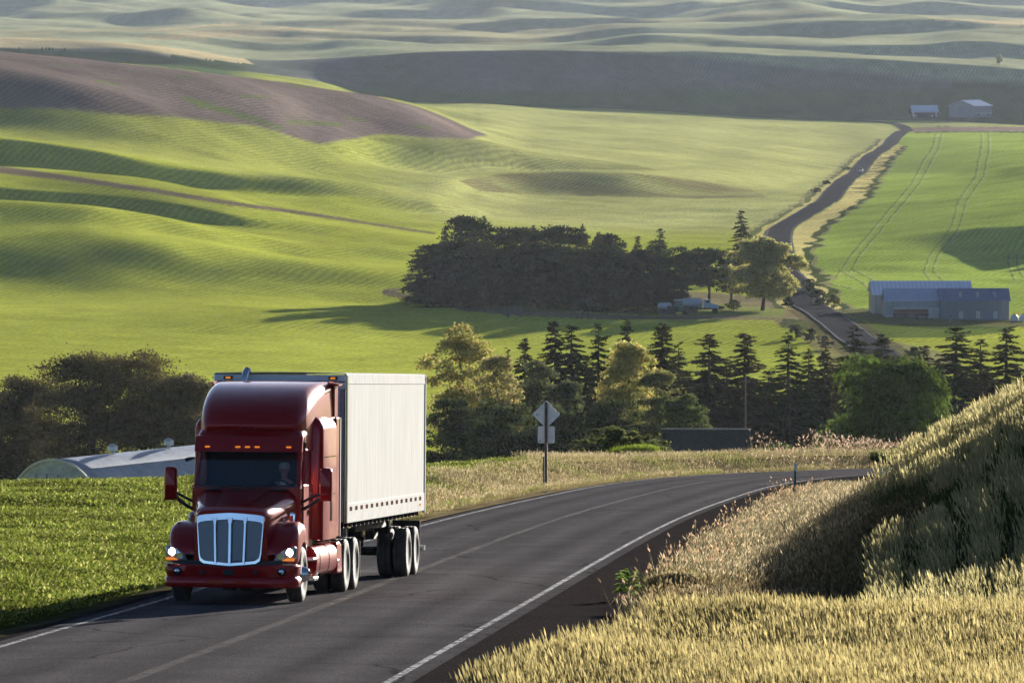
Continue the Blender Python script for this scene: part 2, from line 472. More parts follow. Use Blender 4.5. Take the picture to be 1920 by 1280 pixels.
# ------------------------------------------------------------------ crops and soils painted on the land (own colours, except the shade and far haze noted below)
def inpoly(px, py, poly):
    poly = np.array(poly, float); n = len(poly); c = np.zeros(px.shape, bool)
    for i in range(n):
        x1, y1 = poly[i]; x2, y2 = poly[(i + 1) % n]
        if y1 == y2: continue
        c ^= ((y1 > py) != (y2 > py)) & (px < (x2 - x1) * (py - y1) / (y2 - y1) + x1)
    return c

def polydist(px, py, line):
    d = np.full(px.shape, 1e9)
    for (x1, y1), (x2, y2) in zip(line, line[1:]):
        vx, vy = x2 - x1, y2 - y1
        t = np.clip(((px - x1) * vx + (py - y1) * vy) / (vx * vx + vy * vy), 0, 1)
        d = np.minimum(d, np.hypot(px - x1 - t * vx, py - y1 - t * vy))
    return d

# far road: its centre line, read off the photograph, laid on the land
FRP = [(1850, 790), (1770, 745), (1690, 700), (1634, 655), (1592, 625), (1556, 598), (1506, 558)]
FRP2 = [(1462, 434), (1536, 387), (1610, 322), (1667, 272), (1694, 247)]
FRP3 = [(1703, 239.5), (1690, 232), (1650, 225), (1600, 221), (1540, 217.5), (1440, 214), (1320, 209.5), (1200, 205), (1080, 201), (960, 197.5), (850, 194.5), (745, 191.5)]
_p = []
for q in FRP: _p.append(hit(*q)[:2])
for q in FRP2: _p.append(hit(*q, dmin=1560)[:2])
_fd = [3200, 3270, 3300, 3315, 3325, 3330, 3332, 3331, 3329, 3326, 3323, 3320]
for q, D in zip(FRP3, _fd): _p.append((PW(q[0], q[1], D)[0], D))
_p = np.array(_p)
_s = np.r_[0, np.cumsum(np.hypot(*np.diff(_p, axis=0).T))]
_t = np.arange(0, _s[-1], 4.0)
FRX, FRY = _smooth(pchip(_s, _p[:, 0], _t)), _smooth(pchip(_s, _p[:, 1], _t))
_g = np.c_[np.gradient(FRX), np.gradient(FRY)]; _g /= np.linalg.norm(_g, axis=1)[:, None]
FRN = np.c_[_g[:, 1], -_g[:, 0]]

def far_road_dist(x, y):
    out = np.full(x.shape, 1e3)
    m = (np.abs(x - np.interp(y, np.sort(FRY[:len(FRY)//2]), FRX[:len(FRY)//2][np.argsort(FRY[:len(FRY)//2])])) < 60) & (y < 3260) & (y > 900)
    xs, ys = x[m], y[m]; r_ = np.empty(len(xs)); K = slice(0, np.argmax(FRY > 3290) + 5)
    for a in range(0, len(xs), 20000):
        dx = xs[a:a+20000, None] - FRX[None, K]; dy = ys[a:a+20000, None] - FRY[None, K]
        i = np.argmin(dx*dx + dy*dy, 1); q = np.arange(len(i))
        r_[a:a+20000] = dx[q, i] * FRN[K][i, 0] + dy[q, i] * FRN[K][i, 1]
    out[m] = r_
    return out

CROP = np.array([.415, .450, .060]); LIME = np.array([.490, .495, .170]); BROWN = np.array([.215, .165, .145])
MAUVE = np.array([.185, .180, .185]); GOLD = np.array([.72, .58, .32]); DARKG = np.array([.075, .120, .042])
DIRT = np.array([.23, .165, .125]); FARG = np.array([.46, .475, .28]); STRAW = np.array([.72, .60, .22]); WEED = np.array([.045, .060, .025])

def far_colors(X, Y, Z):
    px, py = WP(X, Y, Z)
    r = np.random.default_rng(5)
    jx = px + .8 * wobble(X, Y, 40, 41) + r.normal(0, .6, X.shape); jy = py + .35 * wobble(X, Y * .4, 60, 42) + r.normal(0, .4, X.shape)
    C = np.empty(X.shape + (3,)); C[:] = CROP
    def put(m, c, w=1.0):
        if np.isscalar(w): C[m] = C[m] * (1 - w) + np.asarray(c) * w
        else: C[m] = C[m] * (1 - w[m][:, None]) + np.asarray(c) * w[m][:, None]
    put(Y > 3430, FARG)  # far crop paler than the near one: part of the distance haze painted in
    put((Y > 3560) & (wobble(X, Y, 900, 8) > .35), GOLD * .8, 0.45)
    # slow drifts in the crop's vigour
    drift = 1 + .10 * wobble(X, Y * .5, 160, 21) + .07 * wobble(X, Y * .35, 48, 22)
    # lime field behind the grove
    lime = sstep(640, 900, px + .35 * (py - 300)) * sstep(1600, 1760, Y) * (Y < 3345)
    put(lime > 0, LIME, lime)
    put((Y > 1700) & (Y < 3345) & (px < 900), LIME * .85, .35)
    # right-hand field of the valley
    frd = far_road_dist(X, Y)
    right = (frd > 0) & (frd < 900) | ((px > 1700) & (Y < 3260))
    put(right & (Y < 3260) & (Y > 1240), np.array([.36, .46, .075]))
    put(inpoly(jx, jy, [(1440, 640), (1440, 520), (1700, 240), (1712, 247), (2200, 251), (2200, 640)]) & (Y > 1240) & (Y < 3300), np.array([.36, .46, .075]))
    # tractor tramlines in it (flattened crop)
    for ln in ([(1757, 252), (1752, 275), (1735, 300), (1712, 345), (1660, 405), (1600, 475), (1570, 520)],
               [(1768, 252), (1763, 277), (1750, 300), (1726, 345), (1680, 400), (1616, 475), (1590, 520)],
               [(1843, 252), (1843, 275), (1832, 330), (1800, 375), (1788, 420), (1780, 435), (1745, 480), (1735, 510), (1760, 540)],
               [(1856, 252), (1857, 280), (1847, 330), (1815, 375), (1806, 410), (1797, 435), (1760, 480), (1752, 508), (1790, 545)],
               [(1893, 470), (1895, 505), (1905, 525)], [(1908, 470), (1912, 505), (1920, 520)],
               [(1520, 505), (1545, 530), (1600, 540)], [(1575, 505), (1620, 530), (1640, 550)], [(1602, 505), (1640, 525)]):
        put((polydist(jx, jy, ln) < 2.0) & (Y > 1240) & (Y < 3260), np.array([.46, .50, .16]), .75)
        put((polydist(jx + 3.2, jy, ln) < 1.3) & (Y > 1240) & (Y < 3260), np.array([.07, .11, .03]), .6)
    # ploughed hill on the left
    PLOUGH_POLY = [(-2000, 76), (0, 84), (200, 98), (450, 118), (600, 138), (750, 165), (860, 200), (915, 254), (875, 262), (850, 261),
             (780, 256), (700, 254), (640, 264), (598, 271), (540, 255), (480, 236), (300, 219), (150, 208), (0, 202), (-2000, 196)]
    plough = inpoly(jx, jy, PLOUGH_POLY) & (Y > 1790) & (Y < 2290)
    pw = PLOUGH_POLY + PLOUGH_POLY[:1]
    pd = polydist(px + .6 * wobble(X, Y, 60, 43), py, pw) * np.where(plough, 1, -1)
    pz = (Y > 1790) & (Y < 2290) & (pd > -4)
    put(pz, BROWN, sstep(-3, 4, pd + 1.2 * wobble(X, Y * .3, 25, 44)) * pz)
    for ln, w in (([(345, 182), (400, 202), (440, 214), (500, 232), (525, 240)], 5.5), ([(370, 196), (430, 208)], 5), ([(180, 152), (225, 159)], 2), ([(545, 158), (575, 164)], 2.5),
                  ([(330, 144), (365, 146)], 1.5), ([(455, 180), (500, 182)], 2.5), ([(540, 228), (640, 234)], 4), ([(650, 223), (690, 227)], 2.5), ([(110, 121), (140, 124)], 1.5), ([(780, 236), (805, 240)], 3)):
        put(plough & (polydist(jx, jy, ln) < w), np.array([.15, .20, .05]), .65)
    # dirt track across the left slopes
    trk = polydist(px, jy, [(-1200, 300), (0, 318), (100, 330), (200, 344), (300, 359), (400, 376), (500, 390), (600, 404), (700, 420), (815, 437)])
    tw = np.interp(px, [0, 400, 815], [6, 4, 1.6]); tz = (trk < tw + 2) & (Y < 1800) & (Y > 1380)
    put(tz, np.array([.15, .10, .10]), .9 * sstep(tw + 2, tw - 2, trk) * tz)
    # thin crop over the far knoll in mid-field
    kn = inpoly(px, py, [(860, 338), (940, 326), (1060, 321), (1180, 324), (1290, 335), (1400, 352), (1440, 370), (1300, 372), (1150, 368), (1000, 366), (900, 358)]) & (Y > 1850)
    put(kn, np.array([.23, .19, .095]), np.clip(.45 + .35 * wobble(X, Y, 45, 51), 0, .8) * kn)
    put(inpoly(px, py, [(690, 260), (900, 262), (1150, 300), (1230, 318), (1000, 318), (860, 300)]) & (Y > 1980) & (Y < 2200), np.array([.11, .12, .045]), .4)
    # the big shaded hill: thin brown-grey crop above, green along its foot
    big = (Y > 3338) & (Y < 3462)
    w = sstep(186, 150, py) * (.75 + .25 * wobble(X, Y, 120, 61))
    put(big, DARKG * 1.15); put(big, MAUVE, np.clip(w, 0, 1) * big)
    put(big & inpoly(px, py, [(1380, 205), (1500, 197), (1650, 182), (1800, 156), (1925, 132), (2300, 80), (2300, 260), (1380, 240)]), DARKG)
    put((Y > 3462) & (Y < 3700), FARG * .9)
    # golden crest on the left, golden strips farther off
    put((px < 520) & (Y > 2600) & (Y < 3440), DARKG * 1.3, sstep(520, 400, px))  # shade on the face below the golden crest, painted as dark green
    put(inpoly(jx, jy, [(-2000, 93), (0, 89), (200, 93), (350, 106), (430, 116), (478, 121), (450, 106), (400, 95), (300, 78), (200, 68), (0, 60), (-2000, 60)]) & (Y > 2900) & (Y < 3560), GOLD)
    put(inpoly(jx, jy, [(277, 57), (330, 50), (480, 41.5), (492, 43), (480, 46), (300, 57)]) & (Y > 3500), GOLD)
    put(inpoly(jx, jy, [(258, 74), (290, 66), (400, 60), (540, 51), (560, 53.5), (640, 54), (652, 57), (600, 59), (420, 69), (330, 75)]) & (Y > 3500), GOLD * .9)
    put(inpoly(jx, jy, [(1733, 32), (1800, 36), (1860, 37), (2100, 37), (2100, 47), (1850, 46.5), (1790, 44)]) & (Y > 3500), GOLD * 1.1)
    put((polydist(jx, jy, [(1450, 0), (1480, 20), (1520, 30)]) < 6) & (Y > 5000), GOLD * .6, .6)
    # dirt road going east, yard tracks round the grove, lawns
    put((polydist(px, jy, [(1712, 243.5), (1760, 241.5), (1850, 242), (2200, 243)]) < 4.2) & (Y > 2900) & (Y < 3420), np.array([.34, .24, .19]))
    put((polydist(px, jy, [(1716, 248.5), (1800, 247.5), (2200, 248.5)]) < 1.2) & (Y > 2900) & (Y < 3420), WEED, .8)
    yard = (Y > 1130) & (Y < 1460)
    put((polydist(jx, jy, [(722, 545), (760, 541), (800, 546)]) < 4) & yard, DIRT, .7)
    put((polydist(jx, jy, [(722, 548), (800, 562), (880, 578), (960, 585), (1100, 592), (1240, 598), (1330, 600)]) < 5.5) & yard, np.array([.135, .105, .085]), .85)
    put(inpoly(jx, jy, [(800, 540), (1000, 520), (1260, 540), (1250, 592), (960, 580), (850, 568)]) & yard, np.array([.10, .085, .055]), .7)
    put(inpoly(jx, jy, [(1240, 545), (1340, 548), (1490, 560), (1520, 600), (1470, 608), (1330, 606), (1240, 600)]) & yard, DIRT, .8)
    put(inpoly(jx, jy, [(1245, 573), (1300, 568), (1380, 571), (1470, 579), (1474, 588), (1460, 594), (1380, 591), (1250, 588)]) & yard, np.array([.25, .29, .085]), .9)
    put(inpoly(jx, jy, [(1455, 612), (1470, 596), (1530, 602), (1540, 622), (1500, 618)]) & yard, WEED * 1.4, .8)
    put(inpoly(jx, jy, [(1570, 580), (1640, 577), (1920, 600), (1920, 612), (1760, 617), (1630, 604)]) & yard, np.array([.10, .085, .07]), .75)
    put(inpoly(jx, jy, [(1600, 604), (1900, 612), (1900, 620), (1700, 640), (1650, 635)]) & yard, np.array([.07, .13, .03]), .8)
    put(inpoly(jx, jy, [(1470, 610), (1600, 655), (1650, 690), (1560, 690), (1500, 630)]) & (Y < 1260) & (frd < 0), np.array([.20, .15, .12]), .6)
    put(inpoly(jx, jy, [(1600, 640), (1680, 640), (1800, 668), (1800, 700), (1660, 690)]) & (Y < 1260), np.array([.26, .22, .16]), .6)
    # verges and ditch growth along the far road
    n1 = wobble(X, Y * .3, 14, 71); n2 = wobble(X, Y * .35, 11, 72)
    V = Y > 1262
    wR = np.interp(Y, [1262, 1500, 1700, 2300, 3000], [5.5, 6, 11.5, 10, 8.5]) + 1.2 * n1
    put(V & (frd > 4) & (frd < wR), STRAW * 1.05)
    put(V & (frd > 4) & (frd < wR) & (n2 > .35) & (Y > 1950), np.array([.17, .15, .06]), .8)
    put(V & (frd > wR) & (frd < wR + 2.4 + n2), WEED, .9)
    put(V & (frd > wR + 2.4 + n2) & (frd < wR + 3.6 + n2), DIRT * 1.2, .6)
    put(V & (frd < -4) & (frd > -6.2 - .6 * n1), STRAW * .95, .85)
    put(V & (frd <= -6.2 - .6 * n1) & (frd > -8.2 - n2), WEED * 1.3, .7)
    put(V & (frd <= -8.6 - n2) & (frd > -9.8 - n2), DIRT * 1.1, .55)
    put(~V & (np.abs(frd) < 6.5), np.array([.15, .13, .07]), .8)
    # valley field just beyond the near trees
    put((Y < 1190) & (Y > 900) & (frd < -12), np.array([.410, .455, .060]), .8)
    return C * drift[..., None]

def near_colors(X, Y, d):
    C = np.empty(X.shape + (3,)); C[:] = (.055, .078, .020)
    n = wobble(X, Y, 5, 81)
    C[(d > 0)] = (.070, .062, .030)
    C[(d > 5.2 + .3 * n) & (Y < 84)] = (.060, .065, .025)
    C[(d > 0) & (Y > 215)] = (.16, .13, .07)
    C[(d < 0) & (d > -9 - n) & (Y > 165)] = (.24, .19, .10)
    C[(d < -4.4) & (d > -5.3 - .3 * n) & (Y <= 165)] = (.07, .062, .035)
    C[Y > 300] = (.12, .12, .05)
    return C

def grid_quads(n, m, off=0):
    i = (np.arange(n - 1)[:, None] * m + np.arange(m - 1)[None, :]).ravel() + off
    return np.c_[i, i + m, i + m + 1, i + 1]

def land_material():
    m, nt, out = mat_new('crop_land')
    p = nt.nodes.new('ShaderNodeBsdfPrincipled'); L(nt, p.outputs[0], out.inputs[0])
    at = N(nt, 'ShaderNodeAttribute', attribute_name='Col')
    tc = nt.nodes.new('ShaderNodeTexCoord')
    mp = nt.nodes.new('ShaderNodeMapping'); mp.inputs['Rotation'].default_value = (0, 0, .35); mp.inputs['Scale'].default_value = (1, .8, 1)
    L(nt, tc.outputs['Object'], mp.inputs[0])
    def noise(sc, det, lo, hi, src, rough=.65):
        nz = N(nt, 'ShaderNodeTexNoise', Scale=sc, Detail=det, Roughness=rough); L(nt, src, nz.inputs['Vector'])
        mr = nt.nodes.new('ShaderNodeMapRange'); mr.inputs[1].default_value, mr.inputs[2].default_value = .28, .72
        mr.inputs[3].default_value, mr.inputs[4].default_value = lo, hi
        L(nt, nz.outputs[0], mr.inputs[0]); return nz.outputs[0], mr.outputs[0]
    h1, f1 = noise(1.3, 3, .62, 1.38, mp.outputs[0])
    h2, f2 = noise(.11, 5, .80, 1.20, mp.outputs[0])
    # drill rows, bent by a slow distortion
    wv = N(nt, 'ShaderNodeTexWave', wave_type='BANDS', bands_direction='X', Scale=.16, Distortion=9.0, Detail=2.0, Detail_Scale=.25)
    L(nt, mp.outputs[0], wv.inputs['Vector'])
    wr = nt.nodes.new('ShaderNodeMapRange'); wr.inputs[3].default_value, wr.inputs[4].default_value = .85, 1.14
    L(nt, wv.outputs['Fac'], wr.inputs[0])
    a = N(nt, 'ShaderNodeMath', operation='MULTIPLY'); L(nt, f1, a.inputs[0]); L(nt, f2, a.inputs[1])
    b = N(nt, 'ShaderNodeMath', operation='MULTIPLY'); L(nt, a.outputs[0], b.inputs[0]); L(nt, wr.outputs[0], b.inputs[1])
    mx = N(nt, 'ShaderNodeMix', data_type='RGBA', blend_type='MULTIPLY'); mx.inputs[0].default_value = 1
    L(nt, at.outputs['Color'], mx.inputs[6]); L(nt, b.outputs[0], mx.inputs[7])
    L(nt, mx.outputs[2], p.inputs['Base Color'])
    p.inputs['Roughness'].default_value = .9; p.inputs['Specular IOR Level'].default_value = 0.0
    p.inputs['Sheen Weight'].default_value = LAND_SHEEN; p.inputs['Sheen Roughness'].default_value = .45
    L(nt, mx.outputs[2], p.inputs['Sheen Tint'])
    bp = nt.nodes.new('ShaderNodeBump'); bp.inputs['Strength'].default_value = .55; bp.inputs['Distance'].default_value = .12
    L(nt, h1, bp.inputs['Height']); L(nt, bp.outputs[0], p.inputs['Normal'])
    return m
LAND_SHEEN = 0.0
M_LAND = land_material()

NX = np.r_[np.arange(-58, -24, 2.0), np.arange(-24, 24, .35), np.arange(24, 60, 2.0)]
NY = np.r_[np.arange(-20, 40, 3.0), np.arange(40, 331, .7)]
gx, gy = np.meshgrid(NX, NY, indexing='ij')
_d = road_dist(gx, gy)
nz0 = near_z(gx, gy, _d) - .07 * sstep(6.4, 5.2, np.abs(_d)) - .02
V = [np.c_[gx.ravel(), gy.ravel(), nz0.ravel()]]
Cc = [near_colors(gx, gy, _d).reshape(-1, 3)]
Qd = [grid_quads(len(NX), len(NY))]
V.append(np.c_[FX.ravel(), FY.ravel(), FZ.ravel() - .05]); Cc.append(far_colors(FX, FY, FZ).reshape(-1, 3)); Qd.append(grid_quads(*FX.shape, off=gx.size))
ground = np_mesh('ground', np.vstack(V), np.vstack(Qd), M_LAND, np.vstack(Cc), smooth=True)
tag(ground, 'rolling crop hills and valley floor with green, lime and ploughed brown fields', 'terrain', kind='structure')

# ------------------------------------------------------------------ the near road
def ribbon(name, cx, cyy, nrm, offs, zf, mat, lift, z_extra=None, k0=0, k1=None):
    k1 = k1 or len(cx)
    vs = []
    for i, o in enumerate(offs):
        x = cx[k0:k1] + nrm[k0:k1, 0] * o; y = cyy[k0:k1] + nrm[k0:k1, 1] * o
        z = zf(x, y) + lift + (z_extra[i] if z_extra is not None else 0)
        vs.append(np.c_[x, y, z])
    n, m = len(offs), k1 - k0
    lat = np.repeat((np.asarray(offs) + 4) / 8, m); run = np.tile(np.arange(m) * .01, n)
    return np_mesh(name, np.vstack(vs), grid_quads(n, m), mat, np.c_[lat, run, lat * 0], smooth=True)

def road_z(x, y):
    D = np.asarray(y, float)
    over = np.maximum(D - 318, 0)
    return plane(D) - .0034 * over ** 2 + .0 * x

def asphalt(name, base, rough, spec=.0, tracks=False, speck=.45):
    m, nt, out = mat_new(name)
    p = nt.nodes.new('ShaderNodeBsdfPrincipled'); L(nt, p.outputs[0], out.inputs[0])
    tc = nt.nodes.new('ShaderNodeTexCoord')
    def nz(sc, det, lo, hi, a=.3, b=.7, rg=.6, vec=None):
        n = N(nt, 'ShaderNodeTexNoise', Scale=sc, Detail=det, Roughness=rg); L(nt, vec or tc.outputs['Object'], n.inputs['Vector'])
        r = nt.nodes.new('ShaderNodeMapRange'); r.inputs[1].default_value, r.inputs[2].default_value = a, b
        r.inputs[3].default_value, r.inputs[4].default_value = lo, hi; L(nt, n.outputs[0], r.inputs[0]); return n.outputs[0], r.outputs[0]
    def mul(a, b):
        q = N(nt, 'ShaderNodeMath', operation='MULTIPLY'); L(nt, a, q.inputs[0]); L(nt, b, q.inputs[1]); return q.outputs[0]
    g, gf = nz(26, 2, 1 - speck, 1 + speck * 1.4)
    s, sf = nz(.55, 6, .87, 1.13)
    f = mul(gf, sf)
    if tracks:
        # lateral position across the road, from the mesh; polished wheel paths, oily lane centres, wandering cracks
        at = N(nt, 'ShaderNodeAttribute', attribute_name='Col'); sp = nt.nodes.new('ShaderNodeSeparateColor'); L(nt, at.outputs['Color'], sp.inputs[0])
        cr = nt.nodes.new('ShaderNodeValToRGB'); e = cr.color_ramp.elements
        e[0].position, e[0].color = 0.0, (.85,) * 3 + (1,); e[1].position, e[1].color = 1.0, (.85,) * 3 + (1,)
        for pos, v in ((.10, .95), (.17, 1.22), (.26, .84), (.35, 1.20), (.44, 1.0), (.5, .92), (.56, 1.0), (.65, 1.20), (.74, .84), (.83, 1.22), (.90, .95)):
            q = e.new(pos); q.color = (v, v, v, 1)
        L(nt, sp.outputs[0], cr.inputs[0]); f = mul(f, cr.outputs[0])
        cx = nt.nodes.new('ShaderNodeCombineXYZ'); L(nt, sp.outputs[0], cx.inputs[0]); L(nt, sp.outputs[1], cx.inputs[1])
        mp = nt.nodes.new('ShaderNodeMapping'); mp.inputs['Scale'].default_value = (14, 5, 1); L(nt, cx.outputs[0], mp.inputs[0])
        _, st = nz(1.0, 5, .90, 1.1, vec=mp.outputs[0]); f = mul(f, st)
        vo = N(nt, 'ShaderNodeTexVoronoi', feature='DISTANCE_TO_EDGE', Scale=.16); 
        wn_ = N(nt, 'ShaderNodeTexNoise', Scale=.5, Detail=4.0); L(nt, tc.outputs['Object'], wn_.inputs['Vector'])
        av = N(nt, 'ShaderNodeMix', data_type='RGBA', blend_type='ADD'); av.inputs[0].default_value = 1.0; L(nt, tc.outputs['Object'], av.inputs[6]); L(nt, wn_.outputs['Color'], av.inputs[7])
        L(nt, av.outputs[2], vo.inputs['Vector'])
        cr2 = nt.nodes.new('ShaderNodeMapRange'); cr2.inputs[1].default_value, cr2.inputs[2].default_value = .003, .011; cr2.inputs[3].default_value = .62; L(nt, vo.outputs['Distance'], cr2.inputs[0]); f = mul(f, cr2.outputs[0])
    mx = N(nt, 'ShaderNodeMix', data_type='RGBA', blend_type='MULTIPLY'); mx.inputs[0].default_value = 1
    mx.inputs[6].default_value = (*base, 1); L(nt, f, mx.inputs[7])
    L(nt, mx.outputs[2], p.inputs['Base Color'])
    p.inputs['Roughness'].default_value = rough; p.inputs['Specular IOR Level'].default_value = spec
    b = nt.nodes.new('ShaderNodeBump'); b.inputs['Strength'].default_value = .9; b.inputs['Distance'].default_value = .014
    L(nt, g, b.inputs['Height']); L(nt, b.outputs[0], p.inputs['Normal'])
    return m
M_ASPH = asphalt('asphalt', (.088, .082, .085), .8, 0.0, True)
M_GRAV = asphalt('dark_gravel', (.030, .026, .0255), .95, 0.0, speck=.7)
k_end = int(np.argmax(ROADX > 60)) or len(ROADX)
road = ribbon('road', ROADX, ROADY, ROADN, [-3.85, -2, 0, 2, 3.85], road_z, M_ASPH, 0.03, [-.02, .0, .02, .0, -.02], 0, k_end)
tag(road, 'dark two-lane asphalt road climbing round the bend', 'road', kind='structure')
sh = ribbon('road_shoulder', ROADX, ROADY, ROADN, [-5.6, -4.7, -3.7, 3.7, 5.0, 6.1], road_z, M_GRAV, 0.0, [-.42, -.12, 0, 0, -.05, -.10], 0, k_end)
tag(sh, 'dark crushed gravel shoulder beside the asphalt road', 'road shoulder', kind='structure')

def paint(name, base, wear, sc, most=1.0):
    m, nt, out = mat_new(name)
    p = nt.nodes.new('ShaderNodeBsdfPrincipled'); p.inputs['Base Color'].default_value = (*base, 1); p.inputs['Roughness'].default_value = .6
    t = nt.nodes.new('ShaderNodeBsdfTransparent'); ms = nt.nodes.new('ShaderNodeMixShader')
    tc = nt.nodes.new('ShaderNodeTexCoord')
    n = N(nt, 'ShaderNodeTexNoise', Scale=sc, Detail=6.0, Roughness=.75); L(nt, tc.outputs['Object'], n.inputs['Vector'])
    r = nt.nodes.new('ShaderNodeMapRange'); r.inputs[1].default_value, r.inputs[2].default_value = wear - .09, wear + .09; r.inputs[4].default_value = most; L(nt, n.outputs[0], r.inputs[0])
    L(nt, r.outputs[0], ms.inputs[0]); L(nt, t.outputs[0], ms.inputs[1]); L(nt, p.outputs[0], ms.inputs[2]); L(nt, ms.outputs[0], out.inputs[0])
    return m
M_WLINE = paint('worn_white_paint', (.27, .27, .28), .49, 5, .85)
M_YLINE = paint('worn_yellow_paint', (.15, .115, .075), .52, 4.0, .32)
for o, mname, w, col, lab in ((-3.52, M_WLINE, .06, 0, 'worn white edge line on the grass-field side of the road'), (3.52, M_WLINE, .06, 0, 'worn white edge line on the wheat-hill side of the road')):
    tag(ribbon('road_marking', ROADX, ROADY, ROADN, [o - w, o + w], road_z, mname, 0.018, None, 0, k_end), lab, 'road marking', kind='structure')
tag(ribbon('road_marking', ROADX, ROADY, ROADN, [-.13, .09], road_z, M_YLINE, 0.055, None, 0, k_end), 'faded brownish centre line of the near road', 'road marking', kind='structure')

# the far road through the valley
M_ASPH2 = asphalt('old_asphalt', (.050, .049, .054), .9)
fr = ribbon('far_road', FRX, FRY, FRN, [-3.9, 0, 3.9], ground_z, M_ASPH2, .22)
tag(fr, 'grey road running straight through the valley fields to the bend by the distant barns', 'road', kind='structure')
for o in (-3.5, 3.5):
    tag(ribbon('road_marking', FRX, FRY, FRN, [o - .09, o + .09], ground_z, M_WLINE, .26), 'thin white edge line of the valley road', 'road marking', 'edge lines of the valley road', kind='structure')

# ------------------------------------------------------------------ haze: one even volume round the whole scene
def make_haze():
    b = MB(); b.box(-7200, 7600, -60, 9800, -60, 330)
    m, nt, out = mat_new('haze')
    v = nt.nodes.new('ShaderNodeVolumePrincipled')
    v.inputs['Color'].default_value = (.74, .81, .97, 1)
    v.inputs['Density'].default_value = HAZE
    v.inputs['Anisotropy'].default_value = .25
    L(nt, v.outputs[0], out.inputs['Volume'])
    return tag(b.build('haze', m), 'thin pale morning haze filling the valley air', 'haze', kind='stuff')
HAZE = 1.8e-5
make_haze()
# ------------------------------------------------------------------ the semi truck (local frame: nose towards -Y, Z up, origin under the bumper)
def road_frame(px, py, D, head):
    """matrix of a vehicle standing on the near road's slope with its nose along head"""
    x = (px - 960) / F * D
    z = float(plane(D)) + .055
    back = Vector((-head[0], -head[1], 0)).normalized()
    back = Vector((back.x, back.y, back.y * float((_z2 - _z1) / 136))).normalized()
    right = Vector((back.y, -back.x, 0)).normalized()
    up = right.cross(back)
    return Matrix(((right.x, back.x, up.x, x), (right.y, back.y, up.y, D), (right.z, back.z, up.z, z), (0, 0, 0, 1)))

TM = road_frame(0, 0, 108.8, (-.113, -.993))
TM.translation.x = -5.27

PAINT = pbr('maroon_paint', (.36, .007, .009), .38, .28, .04, 1.5, coat=.8, spec=.1)
CHROME = pbr('polished_chrome', (.80, .80, .82), .07, 1.0, .03)
ALU = pbr('brushed_aluminium', (.62, .62, .64), .28, 1.0, .08, 9)
BLACKP = pbr('black_plastic', (.018, .018, .020), .5, 0, .2, 8)
RUBBER = pbr('tyre_rubber', (.085, .076, .068), .8, 0, .3, 9, bump=.3, bscale=60)
FRAMEM = pbr('chassis_steel', (.025, .022, .021), .6, .2, .4, 6, bump=.2)
AMBER = pbr('amber_lens', (.60, .16, .01), .25, 0, .05, emis=(1.0, .28, .02), estr=.22)
LAMP = pbr('headlamp_bulb', (.9, .9, .85), .1, 0, .0, emis=(1.0, .88, .68), estr=6.0)
LENS = pbr('headlamp_lens', (.55, .58, .62), .12, .6, .25, 18)
INTER = pbr('cab_trim', (.035, .038, .045), .7, 0, .2, 6)
SEATM = pbr('seat_cloth', (.060, .062, .070), .9, 0, .2, 20)

def glass(name, tint, refl=.12):
    m, nt, out = mat_new(name)
    t = nt.nodes.new('ShaderNodeBsdfTransparent'); t.inputs[0].default_value = (*tint, 1)
    g = nt.nodes.new('ShaderNodeBsdfGlossy'); g.inputs['Roughness'].default_value = .03
    g.inputs['Color'].default_value = (.9, .95, 1, 1)
    lw = nt.nodes.new('ShaderNodeLayerWeight'); lw.inputs['Blend'].default_value = .25
    mr = nt.nodes.new('ShaderNodeMapRange'); mr.inputs[3].default_value = refl * .6; mr.inputs[4].default_value = .7
    ms = nt.nodes.new('ShaderNodeMixShader')
    tc = nt.nodes.new('ShaderNodeTexCoord'); nz = N(nt, 'ShaderNodeTexNoise', Scale=3.0, Detail=4.0)
    L(nt, tc.outputs['Object'], nz.inputs['Vector'])
    b = nt.nodes.new('ShaderNodeBump'); b.inputs['Strength'].default_value = .02; L(nt, nz.outputs[0], b.inputs['Height']); L(nt, b.outputs[0], g.inputs['Normal'])
    L(nt, lw.outputs['Facing'], mr.inputs[0]); L(nt, mr.outputs[0], ms.inputs[0])
    L(nt, t.outputs[0], ms.inputs[1]); L(nt, g.outputs[0], ms.inputs[2]); L(nt, ms.outputs[0], out.inputs[0])
    return m
GLASS = glass('windscreen_glass', (.75, .80, .82), .09)

